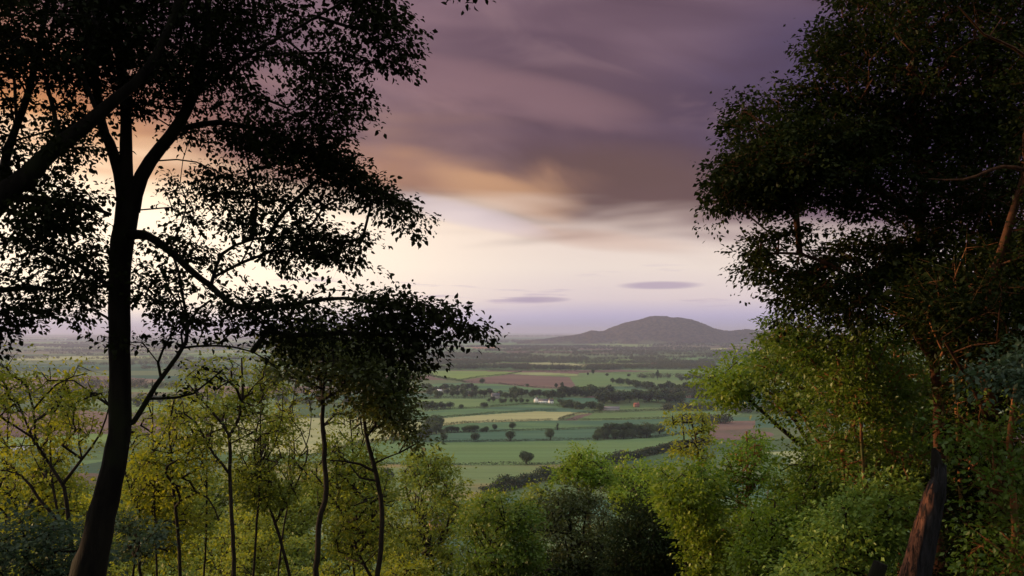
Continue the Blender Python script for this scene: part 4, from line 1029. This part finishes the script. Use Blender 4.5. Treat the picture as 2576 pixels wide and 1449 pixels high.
# small cut log at the bottom
pts, rr, _ = S([(2170, 1560, 22), (2196, 1470, 19), (2216, 1416, 17)], 8.5)
a, r = smooth_path(pts, rr, .05)
V, Qd = tube(a, r, 16, .10, rg_(9))
acc = Acc(); acc.add(V, Qd)
c0 = a[-1]; rim = V[-16:]
Vc = np.concatenate([rim, (c0 + (rim - c0) * .6) + [0, 0, .004], [c0 + [0, 0, -.01]]])
k = np.arange(16); k2 = (k + 1) % 16
acc.add(Vc, np.stack([k, k2, k2 + 16, k + 16], -1), np.stack([k + 16, k2 + 16, np.full(16, 32)], -1))
tag(acc.obj('stump', B_DARK, smooth=True), 'short weathered stump left of the broken trunk at the bottom edge', 'stump')

# ================================================================== valley: hedges, trees, houses
def tuft_quads(C, size, rg, flat=1.0):
    N = len(C)
    ax_ = norm(rg.normal(0, 1, (N, 3))); nm = norm(rg.normal(0, 1, (N, 3)) + [0, 0, .8])
    return leaf_quads(C, ax_, nm, size * rg.uniform(.7, 1.4, N), size * rg.uniform(.7, 1.2, N), 0.1)

def hedge_obj(label, line, h, w, dens, lump, seed, name='hedge', cat='hedge', group=None, kind=None, world=False):
    rg = rg_(seed)
    pw = np.array([ground_pt(x, y)[:2] for x, y in line]) if not world else np.array(line)
    L = np.concatenate([[0], np.cumsum(np.linalg.norm(np.diff(pw, axis=0), axis=1))])
    n = int(L[-1] * dens)
    s = rg.uniform(0, L[-1], n)
    x = np.interp(s, L, pw[:, 0]); y = np.interp(s, L, pw[:, 1])
    hl = h * (0.75 + 0.5 * vnoise(s, s * 0, seed, 14.0) + lump * np.clip(vnoise(s, s * 0, seed + 3, 26.0) - .55, 0, 1) * 4)
    x = x + rg.normal(0, w * .4, n); y = y + rg.normal(0, w * .4, n)
    z = terrain(x, y) + hl * rg.uniform(0, 1, n) ** 0.8
    V, Fc = tuft_quads(np.stack([x, y, z], -1), 0.9 if h < 5 else 1.3, rg)
    acc = Acc(); acc.add(V, Fc)
    o = acc.obj(name, M_HEDGE)
    return tag(o, label, cat, group, kind)

HG = 'hedges between the valley fields'
hedges = [
 ('dark hedge running past the foot of the lone round tree', [(700, 1165), (826, 1165), (1041, 1169), (1144, 1170), (1346, 1170), (1420, 1168), (1560, 1163)], 2.2, 0.2),
 ('hedge behind the wide green field in line with the four round trees', [(1000, 1109), (1073, 1113), (1260, 1111), (1484, 1107), (1651, 1101), (1780, 1084)], 2.6, 0.3),
 ('hedge with bushes along the right side of the pale straw field', [(760, 1156), (826, 1139), (900, 1118), (980, 1106), (1062, 1089)], 3.2, 0.8),
 ('hedge along the top of the blue green strip field', [(1110, 1090), (1234, 1086), (1362, 1083), (1523, 1078), (1700, 1070), (1790, 1066)], 2.4, 0.2),
 ('hedge following the lower side of the pale yellow field', [(1096, 1075), (1109, 1071), (1182, 1063), (1272, 1061), (1388, 1057)], 2.8, 0.1),
 ('hedge following the upper side of the pale yellow field', [(1060, 1056), (1089, 1053), (1208, 1043), (1280, 1038), (1346, 1034), (1400, 1034)], 2.8, 0.1),
 ('curved hedge closing the right end of the pale yellow field', [(1404, 1057), (1425, 1050), (1445, 1044), (1484, 1039), (1510, 1038)], 3.4, 0.3),
 ('hedge above the narrow green field left of the round copse', [(1404, 1058), (1500, 1057), (1600, 1055), (1680, 1053), (1800, 1049)], 2.6, 0.2),
 ('hedge below the long wood with the red roofed house', [(1480, 1040), (1574, 1037), (1619, 1034), (1674, 1032), (1800, 1027)], 3.4, 0.4),
 ('hedge above the curved green field below the village', [(1058, 1036), (1130, 1030), (1206, 1026), (1330, 1017), (1400, 1022), (1440, 1028)], 3.0, 0.4),
 ('hedge along the lower side of the mauve ploughed field', [(1120, 956), (1157, 959), (1172, 963), (1251, 966), (1305, 971), (1350, 976), (1404, 978), (1453, 976)], 4.0, 0.6),
 ('hedge climbing between the bright green and the ploughed field', [(1157, 958), (1200, 950), (1278, 942), (1312, 936)], 3.5, 0.3),
 ('hedge curving round the left side of the bright green field', [(1050, 936), (1063, 940), (1090, 948), (1122, 955), (1157, 959)], 5.0, 0.8),
 ('hedge at the top of the bright green field', [(1050, 934), (1100, 932), (1191, 931), (1312, 934), (1455, 936)], 5.0, 0.8),
 ('hedge above the light green meadow by the village', [(1040, 1004), (1120, 1002), (1220, 1003)], 3.5, 0.8),
 ('hedge across the parkland on the right', [(1455, 937), (1600, 941), (1700, 944), (1800, 943)], 4.0, 0.8),
 ('hedge on the slope below the diagonal tree belt', [(1530, 975), (1600, 976), (1660, 984), (1780, 990)], 4.0, 0.5),
 ('hedge in the shade behind the saplings on the left', [(300, 1088), (420, 1060), (480, 1062), (700, 1052), (900, 1050), (1062, 1061)], 3.6, 0.9),
 ('hedge at the far left below the mauve field', [(0, 1101), (100, 1101), (300, 1087), (480, 1120)], 3.6, 0.8),
 ('hedge at the far left above the mauve field', [(0, 1044), (180, 1029), (330, 1041)], 3.6, 0.8),
]
for i, (lb, ln_, h_, lump) in enumerate(hedges):
    hedge_obj(lb, ln_, h_, 2.0, 9 if ln_[0][1] > 1000 else 6, lump, 200 + i, group=HG)
hedge_obj('tall dark thicket running down behind the middle trees', [(1215, 1250), (1270, 1236), (1330, 1218), (1400, 1203), (1450, 1190)], 7.5, 6, 60, .4, 231, 'thicket', 'thicket')
hedge_obj('tall dark thicket showing above the light green trees', [(1530, 1170), (1570, 1160), (1640, 1143), (1700, 1130), (1780, 1118)], 7.0, 6, 55, .4, 232, 'thicket', 'thicket')

# tree models for the valley
def proto_tree(seed, h, w, mat, n=1500, lean=0.0, quad=0.75, trunkfrac=0.2, sparse=1.0):
    rg = rg_(seed)
    k = 14
    cz = h * (trunkfrac + (1 - trunkfrac) * 0.5)
    cl = norm(rg.normal(0, 1, (k, 3))) * np.array([w * .30, w * .30, h * (1 - trunkfrac) * .26]) * rg.uniform(.5, 1.1, (k, 1)) + [0, 0, cz]
    rad = rg.uniform(.20, .34, k) * w
    c = rg.integers(0, k, n)
    v = norm(rg.normal(0, 1, (n, 3))) * (rg.uniform(.55, 1, (n, 1)) ** .5)
    pts = cl[c] + v * rad[c][:, None] * np.array([1, 1, .8]) * sparse
    pts = pts[pts[:, 2] > h * trunkfrac * .7]
    pts[:, 2] *= h / pts[:, 2].max()
    V, Fc = tuft_quads(pts, quad, rg)
    crown = Acc(); crown.add(V, Fc)
    tr = Acc()
    a, r = smooth_path([(0, 0, -.5), (0.05 * w * lean, 0, h * .3), (0, 0, h * .7)], [w * .045, w * .035, w * .012], h * .12)
    tr.add(*tube(a, r, 7))
    for b in range(5):
        an_ = b * 1.256 + rg.uniform(-.3, .3)
        e = np.array([math.cos(an_) * w * .3, math.sin(an_) * w * .3, h * rg.uniform(.5, .75)])
        a, r = smooth_path([(0, 0, h * .22), e * [.4, .4, .7], e], [w * .02, w * .014, w * .006], h * .15)
        tr.add(*tube(a, r, 5))
    return crown, tr, mat

PRO = []
for s_, (h, w, mt, n, tf) in enumerate([(11.9, 15.5, M_FIELD, 2600, .20), (12, 12, M_FIELD, 2000, .16), (12, 10, M_FIELD2, 1700, .14), (12, 14, M_FIELD2, 2200, .12), (12, 9, M_FIELD, 1500, .1)]):
    c, t, m_ = proto_tree(300 + s_, h, w, mt, n, 1.0, .8, tf)
    co = c.obj('crown', m_, link=False); to = t.obj('trunk', B_DARK, link=False, smooth=True)
    PRO.append((co, to, h, w))
LOW = []
for s_, (h, w, mt, n, tf) in enumerate([(12, 12, M_FIELD, 420, .08), (12, 14, M_FIELD2, 460, .06), (12, 10, M_FIELD, 380, .1), (13, 10, M_HEDGE, 380, .08)]):
    c, t, m_ = proto_tree(320 + s_, h, w, mt, n, 1.0, 1.7, tf)
    c.add(*[np.concatenate(t.V)] + [np.concatenate(t.F[4])])
    LOW.append((c.obj('tree', m_, link=False), h, w))

def place_tree(x, y, hpx, wpx, label, k=0, group=None, rot=None):
    gpt = ground_pt(x, y)
    d = gpt[1]
    co, to, h, w = PRO[k]
    root = empty('tree', tuple(gpt), label, 'tree', group)
    sh = hpx * d / F / h; sw = wpx * d / F / w
    root.scale = (sw, sw, sh); root.rotation_euler = (0, 0, rot if rot is not None else random.uniform(0, 6.28))
    for s0 in (co, to):
        c = s0.copy(); COL.objects.link(c); c.parent = root
    return root

FT = 'lone trees standing in the fields'
for x, y, hp, wp, lb, k in [
 (1325, 1168, 32, 43, 'lone round dark oak on the hedge in the middle of the wide green field', 0),
 (1195, 1111, 24, 23, 'small round tree second from left in the row of four', 1),
 (1284, 1109, 25, 31, 'broad round tree third from left in the row of four', 0),
 (1384, 1107, 29, 26, 'upright oval tree at the right end of the row of four', 2),
 (1116, 1111, 24, 20, 'leftmost tree in the row of four beside the copse', 2),
 (1244, 1083, 17, 17, 'small round tree at the right end of the low bushes', 1),
 (1289, 1081, 20, 18, 'round tree on the hedge just above the broad round one', 1),
 (971, 1217, 42, 44, 'dark round tree in the near field behind the thin saplings', 1),
 (991, 1112, 20, 26, 'bushy tree on the hedge beside the pale straw field', 3),
 (908, 1120, 17, 20, 'small bush like tree at the bend of the straw field hedge', 3),
 (1213, 966, 15, 14, 'lone tree at the lower edge of the ploughed field', 1),
 (1327, 974, 9, 9, 'small tree on the hedge under the middle of the ploughed field', 2),
 (1399, 977, 13, 10, 'small tree left of the pair under the ploughed field', 4),
 (1414, 976, 15, 10, 'small tree right of the pair under the ploughed field', 4),
 (1132, 1028, 18, 21, 'round tree in the corner of the light green meadow', 1),
 (1160, 1028, 12, 16, 'low round tree right of the meadow corner tree', 3),
 (1218, 1027, 16, 20, 'dark tree on the hedge in front of the village', 1),
 (1479, 945, 8, 6, 'tiny leftmost parkland tree on the right', 4),
 (1492, 942, 13, 10, 'tall dark parkland tree near the wood', 4),
 (1527, 946, 8, 11, 'flat topped small parkland tree', 3),
 (1582, 948, 8, 11, 'small round tree alone in the middle of the parkland', 1),
 (1621, 952, 9, 11, 'small dark round tree right of the parkland middle', 1),
 (1654, 955, 24, 10, 'tall narrow tree standing on the parkland hedge', 4),
 (1684, 950, 9, 9, 'small tree right of the tall narrow parkland tree', 2),
 (1711, 948, 7, 9, 'rightmost small parkland tree', 3)]:
    place_tree(x, y, hp, wp, lb, k, FT)
# the wood the viewer stands in: it carries on behind and to the left along the ridge
CAN = []
for s_ in range(2):
    c, t, m_ = proto_tree(340 + s_, 20, 15, M_DRK, 5200, 1.0, .95, .22)
    CAN.append((c.obj('crown', m_, link=False), t.obj('trunk', B_DARK, link=False, smooth=True)))
for i, (x, y, s0) in enumerate([(-13, -7, 1.0), (-3, -9, 1.05), (8, -8, 1.0), (17, -4, 1.0), (-21, 3, 1.0), (-24, 13, .95), (-34, 8, 1.1), (2, -20, 1.2), (-14, -20, 1.2), (18, -18, 1.2), (25, 6, 1.0), (30, 20, .9)]):
    root = empty('tree', (x, y, float(terrain(x, y))), 'dense dark tree of the ridge wood standing around the viewpoint', 'tree', 'ridge wood trees around the viewpoint')
    root.scale = (s0, s0, s0); root.rotation_euler = (0, 0, i * 1.7)
    for s1 in CAN[i % 2]:
        c = s1.copy(); COL.objects.link(c); c.parent = root
# dead stub in the field
gp = ground_pt(1402, 1082)
a, r = smooth_path([(0, 0, -.3), (.3, 0, 3), (-.2, 0, 5.5), (.9, 0, 8.6)], [.7, .6, .5, .15], .8)
acc = Acc(); acc.add(*tube(a, r, 8, .1, rg_(4)))
a, r = smooth_path([(0, 0, 5), (1.6, .3, 7), (3.2, 0, 8)], [.35, .2, .08], .8); acc.add(*tube(a, r, 6))
V, Fc = tuft_quads(rg_(6).normal(0, 1, (110, 3)) * [.9, .9, 2.0] + [0, 0, 4.6], .8, rg_(6)); acc.add(V, Fc)
o = acc.obj('dead_tree', B_DARK); o.location = tuple(gp); tag(o, 'thin ivy clad stub of a dead tree on the hedge', 'dead tree')

def belt(label, line, n, hm, spread_px, seed, full=False, hv=.25, aspect=1.0):
    rg = rg_(seed)
    line = np.array(line, float)
    L = np.concatenate([[0], np.cumsum(np.hypot(*np.diff(line, axis=0).T))])
    for i in range(n):
        s = (i + rg.uniform(.2, .8)) / n * L[-1]
        x = np.interp(s, L, line[:, 0]); y = np.interp(s, L, line[:, 1]) + rg.uniform(-spread_px, spread_px)
        gp = ground_pt(x, y)
        hh = hm * rg.uniform(1 - hv, 1 + hv)
        if full:
            k = int(rg.integers(0, 5)); co, to, h, w = PRO[k]
            root = empty('tree', tuple(gp), label, 'tree', label + ' group')
            root.scale = (hh / h * aspect, hh / h * aspect, hh / h); root.rotation_euler = (0, 0, rg.uniform(0, 6.28))
            for s0 in (co, to):
                c = s0.copy(); COL.objects.link(c); c.parent = root
            root['group'] = full
        else:
            k = int(rg.integers(0, 4)); src, h, w = LOW[k]
            c = src.copy(); COL.objects.link(c); c.location = tuple(gp)
            c.scale = (hh / h * aspect, hh / h * aspect, hh / h); c.rotation_euler = (0, 0, rg.uniform(0, 6.28))
            tag(c, label, 'tree', label.replace('tree', 'trees', 1))

belt('dark tree in the rounded copse on the right of the green fields', [(1500, 1102), (1560, 1098), (1620, 1096), (1668, 1090)], 9, 15, 3, 401, 'trees of the rounded copse', .2, 1.25)
belt('dark tree in the rounded copse on the right of the green fields', [(1495, 1107), (1560, 1104), (1640, 1100)], 7, 10, 1, 402, 'trees of the rounded copse', .2, 1.35)
belt('tall dark tree in the narrow copse beside the straw field', [(1058, 1108), (1075, 1100), (1100, 1092), (1085, 1075), (1108, 1070)], 10, 14, 3, 403, 'trees of the narrow copse', .25, 1.2)
belt('low bushy tree in the row left of the four round trees', [(1105, 1092), (1130, 1089), (1170, 1087), (1232, 1086)], 9, 7, 1, 404, 'low trees left of the four round ones', .25, 1.5)
belt('dark tree among the roofs at the left of the village', [(1060, 985), (1110, 982), (1160, 984), (1200, 984)], 16, 13, 5, 405)
belt('tree on the lane in the middle of the village', [(1080, 998), (1160, 998), (1240, 1001), (1300, 1004)], 18, 12, 4, 406)
belt('dark tree behind the white farmhouse', [(1290, 996), (1330, 1000), (1400, 1003), (1420, 1006)], 14, 13, 3, 407)
belt('bushy tree right of the white farmhouse', [(1405, 1020), (1440, 1022), (1480, 1028), (1510, 1030)], 14, 10, 5, 408, aspect=1.3)
belt('bushy tree left of the white farmhouse', [(1225, 1012), (1270, 1014), (1330, 1013)], 8, 8, 2, 409, aspect=1.2)
belt('dark tree of the long wood behind the red roofed house', [(1505, 1012), (1560, 1008), (1640, 1008), (1715, 1008)], 30, 16, 7, 410, aspect=1.1)
belt('dark tree of the wood below the ploughed field', [(1411, 997), (1470, 997), (1535, 997)], 18, 16, 3, 411, aspect=1.1)
belt('tree of the diagonal belt below the parkland', [(1535, 963), (1575, 968), (1610, 978), (1660, 984), (1720, 984), (1776, 985)], 26, 15, 4, 412, aspect=1.1)
belt('tree at the left end of the village meadow', [(1050, 1026), (1090, 1028), (1120, 1028)], 8, 11, 3, 413, aspect=1.2)
belt('small tree in the parkland belt near the right hand wood', [(1710, 958), (1760, 955), (1800, 957)], 9, 12, 3, 414, aspect=1.2)
belt('tree in the dark row behind the left hand saplings', [(330, 1020), (480, 1012), (640, 1010), (800, 1014), (960, 1020)], 30, 13, 8, 415, aspect=1.2)
belt('tree scattered over the mauve land at the far left', [(-60, 1010), (100, 1000), (250, 1005), (420, 1000)], 18, 12, 12, 416, aspect=1.2)

# far woods
def woods(name, label, specs, seed):
    rg = rg_(seed); acc = Acc()
    for x0, x1, y, depth_px, hm, n in specs:
        xs = rg.uniform(x0, x1, n); ys = y + rg.uniform(-depth_px, depth_px, n) * np.sqrt(np.clip(1 - ((xs - (x0 + x1) / 2) / ((x1 - x0) / 2 + 1e-6)) ** 2, .1, 1))
        C = np.array([ground_pt(a, b) for a, b in zip(xs, ys)])
        k = 26; d0 = C[:, 1].mean(); sz = max(2.2, d0 / 1500)
        hh = hm * rg.uniform(.7, 1.25, n)
        v = norm(rg.normal(0, 1, (n, k, 3))) * rg.uniform(.5, 1, (n, k, 1))
        pts = C[:, None, :] + v * (hh[:, None, None] * np.array([.55, .55, .48])) + np.array([0, 0, .5]) * hh[:, None, None]
        V, Fc = tuft_quads(pts.reshape(-1, 3), sz, rg); acc.add(V, Fc)
    tag(acc.obj(name, M_FAR), label, 'woodland', kind='stuff')
r0 = rg_(80)
sp = [(1030, 1200, 927, 2.5, 13, 260), (1150, 1330, 925, 3, 14, 320), (1290, 1420, 928, 3, 14, 260), (1400, 1560, 929, 3, 14, 260), (1480, 1800, 926, 4, 14, 700), (1640, 1800, 918, 5, 14, 380), (1330, 1480, 905, 3, 13, 200), (1030, 1180, 915, 3, 13, 240)]
woods('woodland', 'dark belt of woodland beyond the ploughed field', sp, 81)
sp = []
for i in range(70):
    y = 870 + 46 * r0.random() ** 1.0
    x = r0.uniform(980, 1950); w = r0.uniform(40, 150)
    sp.append((x - w, x + w, y, r0.uniform(.8, 2.4), 13, int(w * 1.1)))
woods('woodland', 'scattered greyish woods on the plain in front of the big hill', sp, 82)
sp = []
for i in range(40):
    y = 866 + 130 * r0.random() ** 1.3
    x = r0.uniform(-150, 1000); w = r0.uniform(50, 150)
    sp.append((x - w, x + w, y, r0.uniform(.8, 3.0), 12, int(w * 0.9)))
woods('woodland', 'scattered woods and hedgerow trees on the plain behind the left hand saplings', sp, 83)
sp = []
for i in range(60):
    y = 845 + 30 * r0.random()
    x = r0.uniform(0, 2000); w = r0.uniform(60, 220)
    sp.append((x - w, x + w, y, .5, 15, int(w * .8)))
woods('woodland', 'faint thin line of woods near the horizon', sp, 84)
sp = []
for i in range(26):
    y = 890 + 190 * r0.random()
    x = r0.uniform(1720, 2500); w = r0.uniform(50, 150)
    sp.append((x - w, x + w, y, r0.uniform(1, 4.0), 12, int(w * 0.9)))
woods('woodland', 'dark woods on the plain glimpsed through the right hand trees', sp, 85)

# houses
def box(cx, cy, z0, z1, w, dp):
    V = np.array([[sx * w / 2 + cx, sy * dp / 2 + cy, z] for z in (z0, z1) for sx, sy in ((-1, -1), (1, -1), (1, 1), (-1, 1))])
    Q_ = np.array([[0, 3, 2, 1], [4, 5, 6, 7], [0, 1, 5, 4], [1, 2, 6, 5], [2, 3, 7, 6], [3, 0, 4, 7]])
    return V, Q_
M_WHITE = flat_mat('limewash', (0.78, 0.76, 0.74), .1, .6); M_BRICK = flat_mat('brick', (0.28, 0.16, 0.12), .25, .8); M_STONE = flat_mat('grey_stone', (0.32, 0.29, 0.28), .2, .7)
M_SLATE = flat_mat('slate', (0.10, 0.10, 0.12), .25, .9); M_TILE = flat_mat('red_tile', (0.24, 0.085, 0.08), .25, .9); M_STEEL = flat_mat('pale_sheet_roof', (0.50, 0.50, 0.55), .15, .3, .5)
M_DULL = flat_mat('weathered_roof', (0.20, 0.18, 0.20), .15, .3, .7)
M_GLASS = flat_mat('dark_window', (0.03, 0.035, 0.045), .2, 1, .2)
def house(name, label, cat, x, y, w, dp, hw, hr, rot, wall, roof, wins=3, chim=True, group=None, storeys=2):
    gp = ground_pt(x, y)
    root = empty(name, tuple(gp), label, cat, group); root.rotation_euler = (0, 0, rot)
    wa = Acc(); wa.add(*box(0, 0, -1, hw, w, dp))
    V = np.array([[-w / 2, -dp / 2, hw], [-w / 2, dp / 2, hw], [-w / 2, 0, hw + hr], [w / 2, -dp / 2, hw], [w / 2, dp / 2, hw], [w / 2, 0, hw + hr]])
    wa.add(V, np.array([[0, 2, 1], [3, 4, 5]]))
    wa.obj('wall', wall, root)
    ro = Acc(); e = .4; t = .25
    for s in (-1, 1):
        k = hr / (dp / 2)
        V = np.array([[-w / 2 - e, s * (dp / 2 + e), hw - k * e + .05], [w / 2 + e, s * (dp / 2 + e), hw - k * e + .05], [w / 2 + e, 0, hw + hr + .05], [-w / 2 - e, 0, hw + hr + .05]])
        V = np.concatenate([V, V + [0, 0, t]])
        ro.add(V, np.array([[0, 1, 2, 3], [4, 7, 6, 5], [0, 4, 5, 1], [1, 5, 6, 2], [3, 2, 6, 7], [0, 3, 7, 4]]))
    rf = ro.obj('roof', roof, root)
    if chim:
        c = Acc(); c.add(*box(w / 2 - .6, 0, hw + hr - .6, hw + hr + 1.5, .9, .9)); c.add(*box(w / 2 - .6, 0, hw + hr + 1.5, hw + hr + 1.7, 1.1, 1.1))
        c.obj('chimney', M_BRICK, rf)
    for i in range(wins):
        for fl in range(storeys):
            wx = -w / 2 + w * (i + .5) / wins
            a = Acc(); a.add(*box(wx, -dp / 2 - .03, .9 + fl * 2.6, 2.2 + fl * 2.6, 1.1, .1)); a.obj('window', M_GLASS, root)
HGp = 'farm buildings and houses in the valley'
house('farmhouse', 'bright white gabled farmhouse among the village trees', 'house', 1349, 1012, 8, 6.5, 5.6, 3.0, R(75), M_WHITE, M_SLATE, group=HGp)
house('farmhouse', 'long low white building right of the white gabled farmhouse', 'house', 1369, 1014, 19, 6, 4.2, 2.6, R(-12), M_WHITE, M_SLATE, 5, group=HGp, storeys=1)
house('cottage', 'small white cottage at the right end of the white farm', 'house', 1386, 1015, 7, 6, 4.2, 2.6, R(20), M_WHITE, M_SLATE, 2, group=HGp, storeys=1)
house('house', 'grey stone house in the middle of the village', 'house', 1246, 1003, 14, 8, 6, 4, R(20), M_STONE, M_SLATE, 4, group=HGp)
house('house', 'small pale house at the left of the village', 'house', 1106, 990, 10, 7, 5, 3, R(-15), M_STONE, M_STEEL, 3, group=HGp)
house('house', 'brick house with slate roof between the pale and the grey house', 'house', 1180, 996, 12, 7, 5, 3.4, R(10), M_BRICK, M_SLATE, 3, group=HGp)
house('barn', 'long grey roofed barn in front of the long wood', 'barn', 1533, 1032, 30, 10, 3.2, 2.6, R(-6), M_STONE, M_DULL, 0, False, group=HGp)
house('house', 'red roofed house at the edge of the long wood', 'house', 1601, 1024, 8, 6, 3.6, 3.0, R(12), M_BRICK, M_TILE, 3, group=HGp)
house('shed', 'left of two long pale sheds far off beside the bright green field', 'shed', 1038, 933.5, 26, 9, 4, 2.4, R(3), M_WHITE, M_TILE, 0, False, group=HGp)
house('shed', 'right of two long pale sheds far off beside the bright green field', 'shed', 1060, 933.5, 28, 9, 4, 2.0, R(-3), M_WHITE, M_STEEL, 0, False, group=HGp)
house('barn', 'large pale blue roofed barn glimpsed at the far left', 'barn', 42, 1140, 24, 10, 3.4, 3.0, R(8), M_STONE, M_STEEL, 0, False, group=HGp)
house('barn', 'smaller pale roofed barn glimpsed just left of the black trunk', 'barn', 132, 1140, 14, 8, 3.2, 2.6, R(-10), M_STONE, M_STEEL, 0, False, group=HGp)
house('house', 'small brick house with red roof far off right of the woods', 'house', 1645, 918, 16, 9, 4, 4, 0, M_BRICK, M_TILE, 3, group=HGp)
house('house', 'brick house glimpsed through the yellow green tree', 'house', 1100, 1330, 9, 7, 4, 3.2, R(15), M_BRICK, M_SLATE, 4, group=HGp)

# ------------------------------------------------------------------ haze
HZT = 300.0
V, Qd = box(0, 30500, -60, HZT, 150000, 64000)
hz, q = mat_new('haze')
pv = q.n('ShaderNodeVolumePrincipled')
pv.inputs['Color'].default_value = (0.58, 0.62, 0.95, 1)
pv.inputs['Density'].default_value = 5.5e-5
pv.inputs['Anisotropy'].default_value = 0.2
oo = q.n('ShaderNodeOutputMaterial'); hz.node_tree.links.new(pv.outputs[0], oo.inputs['Volume'])
tag(mesh_obj('haze', V, [Qd], hz), kind='stuff')
